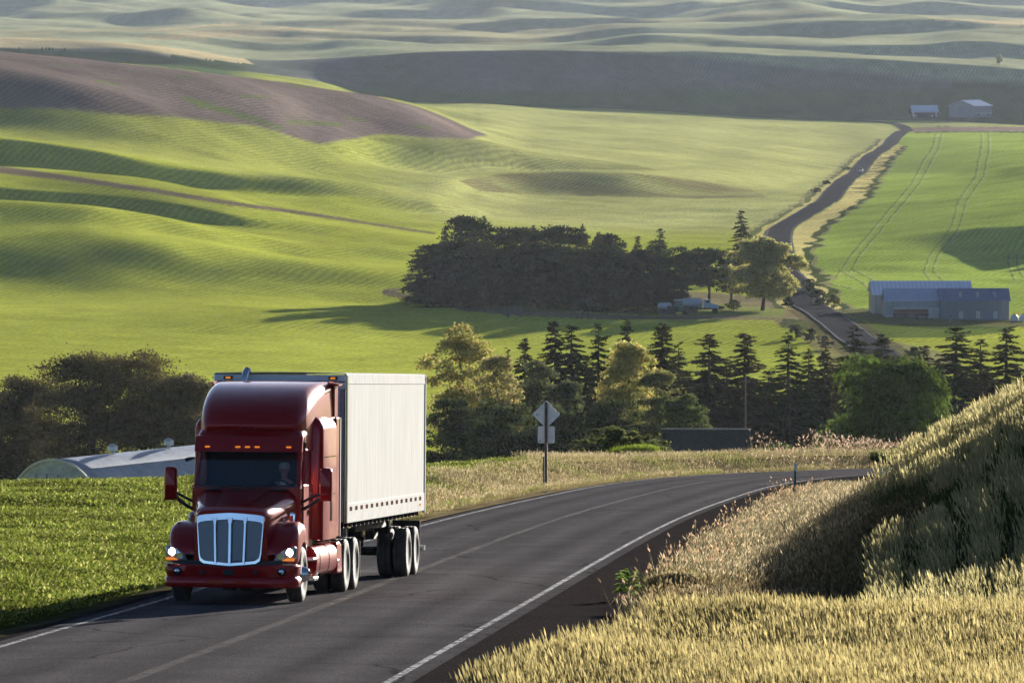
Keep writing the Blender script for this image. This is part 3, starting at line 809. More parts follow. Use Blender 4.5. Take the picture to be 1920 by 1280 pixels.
def grille_mesh():
    """woven grille: rows of small dark holes in bright metal, following the object's own X and Z"""
    m, nt, out = mat_new('grille_mesh')
    p = nt.nodes.new('ShaderNodeBsdfPrincipled'); L(nt, p.outputs[0], out.inputs[0])
    tc = nt.nodes.new('ShaderNodeTexCoord')
    sx = nt.nodes.new('ShaderNodeSeparateXYZ'); L(nt, tc.outputs['Object'], sx.inputs[0])
    def wave(sock, k):
        a = N(nt, 'ShaderNodeMath', operation='MULTIPLY'); a.inputs[1].default_value = k; L(nt, sock, a.inputs[0])
        b = N(nt, 'ShaderNodeMath', operation='SINE'); L(nt, a.outputs[0], b.inputs[0]); return b.outputs[0]
    u, v = wave(sx.outputs['X'], 2 * math.pi / .030), wave(sx.outputs['Z'], 2 * math.pi / .030)
    c = N(nt, 'ShaderNodeMath', operation='MULTIPLY'); L(nt, u, c.inputs[0]); L(nt, v, c.inputs[1])
    r = nt.nodes.new('ShaderNodeMapRange'); r.inputs[1].default_value, r.inputs[2].default_value = -.15, .35; L(nt, c.outputs[0], r.inputs[0])
    mx = N(nt, 'ShaderNodeMix', data_type='RGBA'); L(nt, r.outputs[0], mx.inputs[0])
    mx.inputs[6].default_value = (.27, .275, .29, 1); mx.inputs[7].default_value = (.02, .02, .022, 1)
    L(nt, mx.outputs[2], p.inputs['Base Color'])
    p.inputs['Metallic'].default_value = .85; p.inputs['Roughness'].default_value = .3
    return m

def sect(y, w, zb, zt, r, n=6, lean=0.0, crown=0.0, yc=0.0):
    """rounded-top cross-section: half width w, bottom zb, top zt, corner radius r; lean narrows the top; yc pulls the middle forward"""
    pts = []
    def P(x, z):
        f = 1 - (abs(x) / w) ** 2
        return (x, y - yc * f, z + crown * max(0, f) * (1 if z > (zb + zt) / 2 else 0))
    pts.append(P(w, zb)); pts.append(P(w - lean * .3, zb + (zt - r - zb) * .5))
    for k in range(n + 1):
        t = math.pi / 2 * k / n
        pts.append(P(w - lean - r + r * math.cos(t), zt - r + r * math.sin(t)))
    for k in range(1, 6): pts.append(P((w - lean - r) * (1 - k / 3), zt))
    for k in range(n, -1, -1):
        t = math.pi / 2 * k / n
        pts.append(P(-(w - lean - r + r * math.cos(t)), zt - r + r * math.sin(t)))
    pts.append(P(-(w - lean * .3), zb + (zt - r - zb) * .5)); pts.append(P(-w, zb))
    return pts

def wheel(parent, x, y, out, hub, dual=False, R=.52):
    """one wheel position: tyre (two when dual) with its rim and hub as sub-parts; out is +1 on the +X side"""
    s = out
    def tyre(cx):
        w = .145
        prof = [(-w*.80, R*.56), (-w, R*.66), (-w*1.02, R*.82), (-w*.93, R*.94), (-w*.75, R*.995), (-w*.35, R), (-w*.33, R*.975), (-w*.25, R*.975), (-w*.23, R),
                (w*.23, R), (w*.25, R*.975), (w*.33, R*.975), (w*.35, R), (w*.75, R*.995), (w*.93, R*.94), (w*1.02, R*.82), (w, R*.66), (w*.80, R*.56)]
        b = MB(); b.lathe(prof, 'X', 40, (cx, y, R))
        return b
    cx = x - s * .145
    t = tyre(cx).build('tyre', RUBBER, parent, smooth=True, angle=35)
    if dual: tyre(cx - s * .34).build('tyre', RUBBER, parent, smooth=True, angle=35)
    o = cx
    if hub:   # convex front hub
        prof = [(.11, R*.58), (.118, R*.54), (.06, R*.50), (.05, R*.36), (.075, R*.33), (.10, R*.30), (.17, R*.27), (.24, R*.20), (.26, R*.10), (.262, .002)]
    else:     # deep dish
        prof = [(.115, R*.585), (.12, R*.55), (.04, R*.51), (-.04, R*.46), (-.05, R*.36), (-.02, R*.28), (.0, R*.22), (.055, R*.20), (.06, R*.08), (.062, .002)]
    b = MB(); b.lathe([(o + s * a, r) for a, r in prof], 'X', 32, (0, y, R))
    for k in range(10):
        a = 2 * math.pi * k / 10
        r = R * .42
        q = .05 if hub else -.045
        b.tube([(o + s * q, y + r * math.cos(a), R + r * math.sin(a)), (o + s * (q + .055), y + r * math.cos(a), R + r * math.sin(a))], [.022, .017], 8)
    b.build('rim', CHROME, t, smooth=True, angle=35)
    return t

def build_truck():
    T = thing('semi_truck', 'maroon long-nosed semi truck with chrome grille and headlights on, climbing the road', 'semi truck')
    T.matrix_world = TM
    # ---- hood
    b = MB()
    hood = [(.20, .70, .72, 1.70, .10, .03), (.30, .735, .70, 1.745, .14, .04), (.60, .80, .70, 1.80, .18, .04), (1.0, .86, .72, 1.86, .20, .035), (1.5, .94, .80, 1.95, .22, .03), (1.9, 1.00, .9, 2.05, .24, .02), (2.02, 1.02, .9, 2.08, .24, .02)]
    b.loft([sect(y, w, zb, zt, r, lean=.05, crown=c) for y, w, zb, zt, r, c in hood])
    hd = b.build('hood', PAINT, T, smooth=True, angle=60)
    b = MB()                                               # raised centre pleat and shut lines
    b.loft([[(-.30, .35, 1.795), (.30, .35, 1.795), (.27, .35, 1.805), (-.27, .35, 1.805)], [(-.42, 1.9, 2.072), (.42, 1.9, 2.072), (.38, 1.9, 2.092), (-.38, 1.9, 2.092)]])
    b.build('hood_ridge', PAINT, hd, smooth=True)
    b = MB()                                               # cowl vents in front of the windscreen
    for x in (-.62, -.2, .2, .62):
        b = MB(); b.box(x - .16, x + .16, 1.86, 1.98, 2.07, 2.10); b.build('cowl_vent', BLACKP, hd, bevel=.01)
    for s in (-1, 1):
        b = MB(); b.tube([(s*.915, 1.42, 1.42), (s*.985, 1.5, 1.42), (s*.985, 1.5, 1.62), (s*.92, 1.5, 1.64)], .05, 8)
        b.build('intake_louvre', CHROME, hd, smooth=True)
    # ---- fenders with the wheel arch
    for s in (-1, 1):
        b = MB(); secs = []
        for y, top, w, low in ((.16, 1.02, .26, .76), (.22, 1.10, .36, .76), (.36, 1.24, .45, .74), (.55, 1.38, .49, .76), (.68, 1.44, .50, .86), (.85, 1.49, .50, 1.04), (1.05, 1.51, .50, 1.12), (1.25, 1.51, .50, 1.13),
                               (1.45, 1.48, .49, 1.09), (1.62, 1.42, .48, 1.0), (1.80, 1.33, .46, .86), (1.92, 1.22, .42, .74), (1.98, 1.10, .36, .66)):
            xi = .70
            xo = xi + w + .03
            r = min(.16, (top - low) * .45)
            ring = [(xi, top - .02), (xi + w * .45, top)]
            for k in range(6):
                t = math.pi / 2 * (1 - k / 5)
                ring.append((xo - r + r * math.cos(t), top - r + r * math.sin(t)))
            ring += [(xo, (top - r + low) / 2), (xo, low), (xo - .03, low), (xo - .05, (top - .06 + low) / 2), (xi + .1, top - .10), (xi, top - .12)]
            secs.append([(s * px_, y, pz) for px_, pz in ring])
        b.loft(secs)
        fd = b.build('fender', PAINT, T, smooth=True, angle=50)
        b = MB()                                           # dark inner arch above the tyre
        b.loft([[(s*.72, y, z - .10), (s*1.20, y, z - .10), (s*1.20, y, z - .13), (s*.72, y, z - .13)] for y, z in ((.5, 1.0), (.7, 1.22), (1.0, 1.32), (1.4, 1.30), (1.75, 1.08))])
        b.build('arch_liner', BLACKP, fd)
        # headlight: lens body, bulb and amber indicator
        b = MB()
        o = [(.80, .78), (1.15, .79), (1.225, .84), (1.235, 1.04), (1.20, 1.07), (1.02, 1.02), (.88, .92)]
        def bow(x): return .105 + .35 * max(0, x - .78) ** 2
        b.loft([[(s*x, bow(x) + .10, z) for x, z in o], [(s*x, bow(x) - .015, z) for x, z in o], [(s*(1.02 + (x - 1.02)*.86), bow(x) - .04, .925 + (z - .925)*.84) for x, z in o]])
        hl = b.build('headlight', LENS, T, smooth=True, angle=50)
        for nm, x, z, r, mt in (('reflector', 1.11, .955, .082, CHROME), ('reflector', .955, .875, .062, CHROME)):
            b = MB(); b.lathe([(bow(x) - .05, r), (bow(x) - .058, r * .96), (bow(x) - .046, r * .75), (bow(x) - .045, .002)], 'Y', 18, (s*x, 0, z)); b.build(nm, mt, hl, smooth=True)
        b = MB(); b.lathe([(bow(1.11) - .05, .055), (bow(1.11) - .074, .04), (bow(1.11) - .08, .002)], 'Y', 16, (s*1.11, 0, .955)); b.build('bulb', LAMP, hl, smooth=True)
        b = MB(); b.prism([(s*.98, .80), (s*1.21, .80), (s*1.215, .85), (s*1.06, .845)], .02, 'Y', bow(1.1) - .062); b.build('indicator', AMBER, hl, bevel=.004)
    # ---- grille: chrome surround, bars, mesh
    b = MB()
    def gp(x, z): return .115 - .05 * (1 - (x / .66) ** 2) + .05 * (z - 1.2)
    topz = lambda x: 1.745 - .05 * abs(x / .64) ** 1.3
    outer = [(-.645, 1.66), (-.60, 1.69)] + [(x, topz(x)) for x in np.linspace(-.5, .5, 9)] + [(.60, 1.69), (.645, 1.66), (.60, .98), (.575, .84), (.50, .79)] + [(.25, .765), (0, .745), (-.25, .765)] + [(-.50, .79), (-.575, .84), (-.60, .98)]
    cx, cz = 0, 1.22
    inner = []
    for x, z in outer:
        ix = x * (.93 if abs(x) > .5 else .925)
        iz = z - (.125 if z > 1.5 else 0) + (.055 if z < .9 else 0)
        inner.append((ix, iz))
    n = len(outer)
    rows = [[(x, gp(x, z) + .09, z) for x, z in outer], [(x, gp(x, z) - .01, z) for x, z in outer], [(x*.985, gp(x, z) - .035, cz + (z - cz)*.985) for x, z in outer],
            [(x*1.02, gp(x, z) - .035, z) for x, z in inner], [(x, gp(x, z) + .03, z) for x, z in inner]]
    b.loft(rows, True, False)
    gr = b.build('grille', CHROME, T, smooth=True, angle=50)
    gr.location.z = -.05
    b = MB()
    for x in (-.285, 0, .285):
        w = .034 if x else .042
        xb = x * .93
        b.loft([[(xb - w, gp(xb, .8) - .02, .79), (xb + w, gp(xb, .8) - .02, .79), (xb + w*.5, gp(xb, .8) - .05, .79), (xb - w*.5, gp(xb, .8) - .05, .79)],
                [(x - w, gp(x, 1.55) - .02, 1.52), (x + w, gp(x, 1.55) - .02, 1.52), (x + w*.5, gp(x, 1.55) - .05, 1.52), (x - w*.5, gp(x, 1.55) - .05, 1.52)],
                [(x - w*1.7, gp(x, 1.64) - .02, 1.65), (x + w*1.7, gp(x, 1.64) - .02, 1.65), (x + w*1.2, gp(x, 1.64) - .045, 1.65), (x - w*1.2, gp(x, 1.64) - .045, 1.65)]])
    b.build('grille_bar', CHROME, gr, smooth=True, angle=40)
    b = MB()
    b.loft([[(x*1.03, gp(x, z) + .005, z + (.02 if z > 1.5 else -.02 if z < .9 else 0)) for x, z in inner], [(x*1.03, gp(x, z) + .03, z) for x, z in inner]])
    b.build('grille_screen', grille_mesh(), gr)
    # ---- bumper wrapping round the corners
    b = MB(); secs = []
    plan = [(1.245, .62), (1.25, .42), (1.235, .26), (1.17, .12), (1.02, .04), (.75, -.01), (.4, -.045), (0, -.06)]
    plan = plan + [(-x, y) for x, y in plan[-2::-1]]
    for x, y in plan:
        nx, ny = x * .35, -.9
        tz = .725 - .045 * (1 - min(1, abs(x) / .7)) 
        prof = [(0, .30), (-.02, .33), (-.02, .46), (.02, .50), (.0, .56), (-.012, tz - .03), (.02, tz), (.10, tz), (.10, .30)]
        sx = 1 if x > 0 else -1
        cor = min(1, max(0, (abs(x) - .9) / .33))
        secs.append([(x - sx * o * cor, y + o * (1 - cor * .7), z) for o, z in prof])
    b.loft(secs)
    bp = b.build('bumper', PAINT, T, smooth=True, angle=45)
    for s in (-1, 1):
        b = MB(); b.lathe([(.02, .085), (-.035, .082), (-.045, .07), (-.03, .06), (-.01, .002)], 'Y', 20, (s*.985, .04, .60)); b.build('fog_light_bezel', BLACKP, bp, smooth=True)
        b = MB(); b.lathe([(-.02, .055), (-.05, .05), (-.062, .03), (-.066, .002)], 'Y', 20, (s*.985, .04, .60)); b.build('fog_light', CHROME, bp, smooth=True)
        b = MB(); b.box(s*.50 - .045, s*.50 + .045, -.075, -.02, .55, .62); b.build('tow_slot', BLACKP, bp, bevel=.01)
        b = MB(); b.box(s*1.12 - .13, s*1.12 + .13, .05, .2, .722, .745); b.build('bumper_trim', CHROME, bp, bevel=.008)
    b = MB(); b.box(-.10, .10, -.085, -.03, .53, .64); b.build('radar_cover', BLACKP, bp, bevel=.015)
    b = MB(); b.box(-.40, .40, -.075, -.03, .345, .455); b.build('number_plate_recess', PAINT, bp, bevel=.02)
    b = MB(); b.box(-1.0, 1.0, .07, .2, .68, .80); b.build('bumper_gap', BLACKP, bp)
    # ---- cab: lower body, pillars, roof, windscreen
    b = MB()
    b.loft([sect(2.0, 1.03, .95, 2.14, .05), sect(2.1, 1.045, .95, 2.16, .04), sect(3.35, 1.06, .95, 2.16, .04)], True, True)
    b.build('cab_body', PAINT, T, smooth=True, angle=40)
    b = MB()
    wyl, wyt = 1.98, 2.36
    for s in (-1, 1):
        b.loft([[(s*1.03, wyl + .05, 2.10), (s*.955, wyl - .01, 2.10), (s*.955, wyl + .10, 2.10), (s*1.035, wyl + .22, 2.10)],
                [(s*.985, wyt + .05, 2.86), (s*.915, wyt - .01, 2.86), (s*.915, wyt + .10, 2.86), (s*.99, wyt + .22, 2.86)]])
        b.build('pillar', PAINT, T, smooth=True, angle=40, bevel=.01)
        b = MB(); b.box(s*1.0 - .035, s*1.0 + .035, 3.12, 3.36, 2.14, 2.9); b.build('pillar', PAINT, T, bevel=.01); b = MB()
    secs = []
    for x in np.linspace(-.965, .965, 13):
        secs.append([(x, wyl - .03 - .10 * (1 - (x/.965)**2), 2.125 - .03*(1 - (x/.965)**2)), (x*.955, wyt - .02 - .09 * (1 - (x/.965)**2), 2.84)])
    b.loft(secs, False, False)
    b.build('windscreen', GLASS, T, smooth=True, angle=180)
    for s in (-1, 1):
        b = MB(); b.tube([(s*.12 - .3, 1.84, 2.10), (s*.12 - .05, 1.83, 2.14), (s*.12 + .42, 1.86, 2.16)] if s > 0 else [(-.62, 1.87, 2.10), (-.5, 1.85, 2.14), (-.05, 1.84, 2.15)], .014, 6)
        b.build('wiper', BLACKP, T, smooth=True)
    b = MB()                                               # roof cap over the cab, front brow
    b.loft([sect(y, w, zb, zt, r, crown=.03, yc=.10) for y, w, zb, zt, r in ((2.30, 1.0, 2.82, 3.02, .06), (2.34, 1.01, 2.80, 3.10, .10), (2.48, 1.02, 2.80, 3.20, .14), (2.8, 1.04, 2.80, 3.26, .14), (3.4, 1.06, 2.80, 3.28, .14))])
    b.build('cab_roof', PAINT, T, smooth=True, angle=60)
    b = MB()                                               # sun visor
    secs = []
    for x in np.linspace(-1.03, 1.03, 13):
        f = 1 - (x / 1.03) ** 2
        y0 = 2.16 - .12 * f
        secs.append([(x, y0, 2.795), (x, y0 - .015, 2.80), (x, y0 + .10, 3.095), (x, y0 + .16, 3.105), (x, y0 + .09, 2.80)])
    b.loft(secs)
    vs = b.build('sun_visor', PAINT, T, smooth=True, angle=50)
    for x in (-.78, -.185, 0, .185, .78):
        f = 1 - (x / 1.03) ** 2
        b = MB(); b.box(x - .05, x + .05, 2.165 - .12*f - .005, 2.165 - .12*f + .06, 2.875, 2.91); b.build('marker_light', AMBER, vs, bevel=.012)
    # doors, side glass, handles
    for s in (-1, 1):
        b = MB()
        b.prism([(2.16, 1.0), (3.28, 1.0), (3.28, 2.17), (2.16, 2.17)], .016, 'X', s*1.056 if s > 0 else -1.072)
        dr = b.build('door', PAINT, T, bevel=.008)
        b = MB()
        o = [(2.30, 2.19), (3.16, 2.19), (3.14, 2.80), (2.56, 2.80)]
        b.prism(o, .012, 'X', s*1.02 if s > 0 else -1.032); b.build('side_window', GLASS, dr)
        b = MB()
        fr_ = [(2.24, 2.165), (3.22, 2.165), (3.2, 2.84), (2.5, 2.84)]
        for (y1, z1), (y2, z2) in zip(fr_, fr_[1:] + fr_[:1]): b.tube([(s*1.03, y1, z1), (s*1.03, y2, z2)], .028, 6)
        b.build('window_frame', PAINT, dr, smooth=True)
        b = MB(); b.box(s*1.07 - .02, s*1.07 + .02, 3.02, 3.2, 1.98, 2.03); b.build('door_handle', CHROME, dr, bevel=.01)
        b = MB(); b.tube([(s*1.075, 2.7, 1.60), (s*1.08, 2.7, 1.70)], .03, 8); b.build('door_badge', CHROME, dr, smooth=True)
    b = MB()                                               # dashboard, floor and rear wall seen through the glass
    b.box(-.95, .95, 2.05, 2.45, 1.9, 2.17); b.box(-1.0, 1.0, 2.1, 3.3, 1.0, 1.06)
    b.build('dashboard', INTER, T, bevel=.05)
    b = MB(); b.box(-1.0, 1.0, 3.30, 3.34, 1.0, 2.79); b.box(-.98, .98, 2.42, 3.30, 2.765, 2.79)
    for s in (-1, 1): b.box(s*1.01 - .012, s*1.01 + .012, 2.12, 3.3, 1.06, 2.15)
    b.build('cab_lining', INTER, T)
    for x in (-.55, .55):
        b = MB(); b.box(x - .26, x + .26, 2.85, 3.35, 1.45, 1.62); st = b.build('seat', SEATM, T, bevel=.06, seg=3)
        b = MB(); b.loft([sect(3.32, .26, 1.6, 2.35, .08), sect(3.45, .26, 1.6, 2.38, .08)]); b.loft([sect(3.34, .15, 2.38, 2.6, .06), sect(3.44, .15, 2.38, 2.6, .06)])
        b.build('seat_back', SEATM, st, smooth=True)
    b = MB()                                               # steering wheel
    ring = []
    for k in range(25):
        a = 2 * math.pi * k / 24
        ring.append((.55 + .23 * math.cos(a), 2.52 - .12 * math.sin(a), 2.06 + .20 * math.sin(a)))
    b.tube(ring, .016, 6, False); b.tube([(.55, 2.42, 1.95), (.55, 2.52, 2.06)], .03, 6)
    b.tube([(.34, 2.52, 2.06), (.76, 2.52, 2.06)], .015, 6)
    b.build('steering_wheel', BLACKP, T, smooth=True)
    # ---- sleeper box with rounded shoulders
    b = MB()
    b.loft([sect(y, w, zb, zt, r) for y, w, zb, zt, r in ((3.38, 1.14, 1.12, 3.36, .22), (3.42, 1.22, 1.10, 3.45, .26), (3.52, 1.25, 1.10, 3.49, .28), (4.4, 1.255, 1.10, 3.50, .28), (5.2, 1.255, 1.10, 3.50, .28))])
    sl_ = b.build('sleeper', PAINT, T, smooth=True, angle=50)
    for s in (-1, 1):
        b = MB(); b.box(s*1.258 - .005, s*1.258 + .005, 3.6, 5.1, 2.69, 2.705); b.build('panel_seam', CHROME, sl_)
        b = MB(); b.box(s*1.258 - .012, s*1.258 + .012, 4.42, 4.60, 1.45, 2.45); b.build('sleeper_door_trim', CHROME, sl_, bevel=.01)
        b = MB(); b.box(s*1.258 - .01, s*1.258 + .01, 3.6, 5.15, 1.98, 1.99); b.build('panel_seam', CHROME, sl_)
    for s in (-1, 1):
        b = MB(); b.box(s*1.235 - .02, s*1.235 + .02, 5.2, 5.62, 1.12, 3.44); b.build('side_extender', PAINT, T, bevel=.015)
        b = MB(); b.box(s*1.24 - .03, s*1.24 + .03, 5.622, 5.70, 1.12, 3.44); b.build('extender_trim', BLACKP, T)
    # ---- roof fairing
    b = MB(); secs = []
    for y, w, zt, r, yc in ((2.42, .84, 3.24, .05, .30), (2.46, .90, 3.32, .10, .32), (2.62, .98, 3.50, .18, .34), (2.90, 1.04, 3.70, .22, .34), (3.3, 1.08, 3.88, .25, .30), (3.8, 1.11, 4.02, .25, .2), (4.4, 1.14, 4.10, .22, .08), (5.0, 1.17, 4.13, .18, 0), (5.3, 1.20, 4.13, .12, 0)):
        secs.append(sect(y, w, 3.10 if y < 3.3 else 3.2, zt, r, n=7, yc=yc, crown=.02, lean=.02))
    b.loft(secs)
    rf = b.build('roof_fairing', PAINT, T, smooth=True, angle=75)
    for s in (-1, 1):
        b = MB(); b.loft([[(s*1.12, 4.85, 4.13), (s*1.30, 5.15, 4.08), (s*1.30, 5.15, 4.05), (s*1.12, 4.85, 4.08)], [(s*1.10, 5.62, 4.145), (s*1.30, 5.62, 4.10), (s*1.30, 5.62, 4.07), (s*1.10, 5.62, 4.09)]]); b.build('fairing_lip', PAINT, rf)
        b = MB(); b.box(s*1.2 - .015, s*1.2 + .015, 5.2, 5.62, 3.45, 4.11); b.build('fairing_extender', PAINT, rf, bevel=.01)
    for x, z, y in ((-.14, 3.26, 2.115), (.14, 3.26, 2.115)):
        b = MB(); b.lathe([(y, .014), (y - .012, .012), (y - .016, .002)], 'Y', 8, (x, 0, z)); b.build('bolt', CHROME, rf)
    # ---- mirrors
    for s, xo in ((-1, 1.46), (1, 1.52)):
        b = MB()
        b.tube([(s*1.03, 2.12, 1.70), (s*1.18, 2.08, 1.78), (s*(xo - .04), 2.02, 1.98)], .034, 8)
        b.tube([(s*1.03, 2.12, 1.84), (s*1.18, 2.08, 1.92), (s*(xo - .06), 2.02, 2.04)], .026, 8)
        b.tube([(s*(xo - .04), 2.02, 1.94), (s*xo, 2.0, 2.10)], .03, 8)
        mr_ = b.build('mirror_arm', BLACKP, T, smooth=True)
        b = MB(); b.loft([sect(1.88, .085, 2.02, 2.56, .06), sect(1.93, .115, 1.97, 2.60, .08), sect(2.08, .115, 1.97, 2.60, .08)])
        mh = b.build('mirror_housing', PAINT, mr_, smooth=True, M=Matrix.Translation((s*xo, 0, -.09)), angle=50)
        b = MB(); b.box(-.095, .095, 2.082, 2.09, 2.0, 2.56); b.build('mirror_glass', CHROME, mr_, M=Matrix.Translation((s*xo, 0, -.09)))
    b = MB(); b.tube([(-1.03, 2.2, 2.68), (-1.12, 2.15, 2.66), (-1.2, 2.12, 2.63)], [.015, .035, .04], 6); b.build('door_mirror', BLACKP, T, smooth=True)
    b = MB(); b.tube([(1.03, 2.46, 2.95), (1.04, 2.46, 3.14), (1.06, 2.5, 3.88)], [.012, .007, .004], 5); b.tube([(1.02, 2.46, 2.86), (1.04, 2.46, 2.98)], .03, 6)
    b.build('antenna', BLACKP, T, smooth=True)
    # ---- exhaust stack behind the sleeper
    b = MB(); b.tube([(-.70, 5.85, 1.3), (-.70, 5.85, 3.9), (-.69, 5.88, 4.14), (-.66, 5.96, 4.30), (-.63, 6.02, 4.36)], [.08, .075, .075, .075, .075], 14); b.build('exhaust_stack', CHROME, T, smooth=True)
    b = MB(); b.tube([(.95, 5.9, 1.3), (.95, 5.9, 3.3)], .075, 12); b.build('exhaust_stack', CHROME, T, smooth=True)
    # ---- tanks, steps, chassis
    for s in (-1, 1):
        b = MB(); o = []
        for k in range(16):
            t = 2 * math.pi * k / 16
            o.append((s * (.92 + .32 * math.copysign(abs(math.cos(t)) ** .6, math.cos(t))), .70 + .31 * math.copysign(abs(math.sin(t)) ** .7, math.sin(t))))
        b.prism(o, 2.75, 'Y', 2.78)
        tk = b.build('fuel_tank', PAINT, T, smooth=True, angle=40, bevel=.03)
        for y in (3.2, 4.4):
            b = MB(); b.prism([(x * 1.006, .70 + (z - .70) * 1.02) for x, z in o], .07, 'Y', y); b.build('tank_strap', CHROME, tk, smooth=True, angle=40)
        for w_, ya, yb_, za, zb_ in ((.14, 2.15, 2.74, .36, .44), (.12, 2.2, 2.76, .74, .80), (.1, 5.55, 5.75, .60, .68)):
            b = MB(); b.box(s*1.14 - w_, s*1.14 + w_, ya, yb_, za, zb_); b.build('step', ALU, T, bevel=.02)
        b = MB(); b.tube([(s*1.09, 2.0, .95), (s*1.12, 2.02, .80), (s*1.12, 2.05, .45)], .03, 8); b.build('grab_bar', CHROME, T, smooth=True)
        b = MB(); b.loft([[(s*1.24, y, .40), (s*.8, y, .40), (s*.8, y, z), (s*1.22, y, z)] for y, z in ((5.55, 1.0), (5.9, 1.02), (6.2, .95))]); b.build('rear_skirt', PAINT, T, bevel=.03)
    b = MB()
    for s in (-1, 1): b.box(s*.42 - .05, s*.42 + .05, .5, 9.0, .72, 1.0)
    for y in (.7, 2.4, 5.7, 7.4, 8.9): b.box(-.40, .40, y - .06, y + .06, .76, .95)
    for y in (1.2, 6.85, 8.15): b.tube([(-.95, y, .52), (.95, y, .52)], .09, 10)
    b.box(-.45, .45, 5.9, 6.6, .95, 1.12); b.lathe([(1.20, .45), (1.27, .5), (1.29, .5), (1.30, .02)], 'Z', 20, (0, 7.5, 0)); b.box(-.42, .42, .9, 2.4, .55, 1.25)
    b.build('chassis', FRAMEM, T, bevel=.01)
    for s in (-1, 1):
        b = MB(); b.box(s*.95 - .28, s*.95 + .28, 8.78, 8.80, .22, .95); b.build('mudflap', BLACKP, T)
    for s in (-1, 1):
        wheel(T, s * 1.23, 1.2, s, True)
        wheel(T, s * 1.24, 6.85, s, False, True)
        wheel(T, s * 1.24, 8.15, s, False, True)
    return T

def box_trailer():
    T = thing('box_trailer', 'white box trailer behind the maroon truck with tandem wheels under its tail', 'trailer')
    T.matrix_world = TM
    y0, y1, zb, zt, w = 6.1, 18.3, 1.36, 4.29, 1.295
    def panels():
        m, nt, out = mat_new('white_trailer_panel')
        p = nt.nodes.new('ShaderNodeBsdfPrincipled'); L(nt, p.outputs[0], out.inputs[0])
        tc = nt.nodes.new('ShaderNodeTexCoord')
        mp = nt.nodes.new('ShaderNodeMapping'); mp.inputs['Scale'].default_value = (1, 3.0, .22); L(nt, tc.outputs['Object'], mp.inputs[0])
        nz = N(nt, 'ShaderNodeTexNoise', Scale=2.2, Detail=7.0, Roughness=.7); L(nt, mp.outputs[0], nz.inputs['Vector'])
        cr = nt.nodes.new('ShaderNodeValToRGB'); cr.color_ramp.elements[0].position = .3; cr.color_ramp.elements[0].color = (.68, .67, .63, 1)
        cr.color_ramp.elements[1].position = .62; cr.color_ramp.elements[1].color = (.86, .85, .81, 1); L(nt, nz.outputs[0], cr.inputs[0])
        L(nt, cr.outputs[0], p.inputs['Base Color']); p.inputs['Roughness'].default_value = .55; p.inputs['Specular IOR Level'].default_value = 0
        wv = N(nt, 'ShaderNodeTexWave', wave_type='BANDS', bands_direction='Y', Scale=1.05, Distortion=0.0); L(nt, tc.outputs['Object'], wv.inputs['Vector'])
        b = nt.nodes.new('ShaderNodeBump'); b.inputs['Strength'].default_value = .05; b.inputs['Distance'].default_value = .01; L(nt, wv.outputs['Fac'], b.inputs['Height']); L(nt, b.outputs[0], p.inputs['Normal'])
        return m
    WH = panels()
    RAIL = pbr('trailer_rail', (.80, .79, .76), .6, 0, .10, 5, spec=0)
    FRONT = pbr('trailer_front_sheet', (.50, .49, .50), .45, .2, .14, 2.5, stretch=(1, 1, .3))
    POST = pbr('trailer_corner_post', (.55, .55, .52), .12, .9, .1, 3)
    b = MB(); b.box(-w + .01, w - .01, y0 + .03, y1 - .03, zb + .02, zt - .03); b.build('box_body', FRONT, T)
    for s in (-1, 1):
        b = MB(); b.box(s*(w - .004) - .012, s*(w - .004) + .012, y0 + .20, y1 - .10, zb + .38, zt - .20); sp = b.build('side_panel', WH, T)
        b = MB(); b.box(s*w - .02, s*w + .02, y0 + .20, y1 - .10, zt - .20, zt + .004); b.build('top_rail', RAIL, T, bevel=.01)
        b = MB(); b.box(s*w - .022, s*w + .022, y0 + .20, y1 - .10, zb, zb + .38); br = b.build('bottom_rail', RAIL, T, bevel=.01)
        tape = pbr('conspicuity_tape', (.13, .07, .05), .9, 0, .2, 8, spec=0)
        for y in np.arange(y0 + .55, y1 - .4, .76):
            b = MB(); b.box(s*(w + .0235) - .0015, s*(w + .0235) + .0015, y, y + .34, zb + .235, zb + .315); b.build('reflective_tape', tape, br)
        b = MB(); b.box(s*w - .03, s*w + .03, y0 - .02, y0 + .20, zb, zt + .006); b.build('corner_post', POST, T, bevel=.03, seg=3)
        b = MB(); b.box(s*w - .03, s*w + .03, y1 - .10, y1 + .02, zb - .05, zt + .006); rp = b.build('rear_post', RAIL, T, bevel=.01)
        b = MB(); b.box(s*(w + .032) - .006, s*(w + .032) + .006, y1 - .08, y1, zt - .12, zt - .06); b.build('side_lamp', pbr('red_lens', (.35, .02, .01), .3), rp)
        b = MB(); b.box(s*(w + .03) - .01, s*(w + .03) + .01, y1 - .9, y1 - .84, zb + .12, zb + .17); b.build('side_lamp', AMBER, br)
    b = MB(); b.box(-w - .01, w + .01, y0 - .03, y0 + .02, zt - .30, zt - .02); hd = b.build('front_header', RAIL, T, bevel=.01)
    b = MB(); b.box(-w, w, y0 - .045, y0 - .032, zt - .16, zt - .14); b.build('header_seam', BLACKP, hd)
    for x in (-1.03, 1.05):
        b = MB(); b.box(x - .09, x + .09, y0 - .055, y0 - .03, zt - .12, zt - .05); ml = b.build('lamp_base', BLACKP, hd, bevel=.01)
        b = MB(); b.box(x - .05, x + .05, y0 - .075, y0 - .055, zt - .105, zt - .065); b.build('marker_light', AMBER, hd, bevel=.01)
    b = MB(); b.box(-1.2, 1.2, y0 - .015, y0 + .03, zb + .02, zt - .31); b.build('front_sheet', FRONT, T)
    for x in np.linspace(-1.15, 1.15, 6):
        b = MB(); b.box(x - .03, x + .03, y0 - .03, y0 - .014, zb + .05, zt - .32); b.build('front_rib', RAIL, T)
    b = MB()
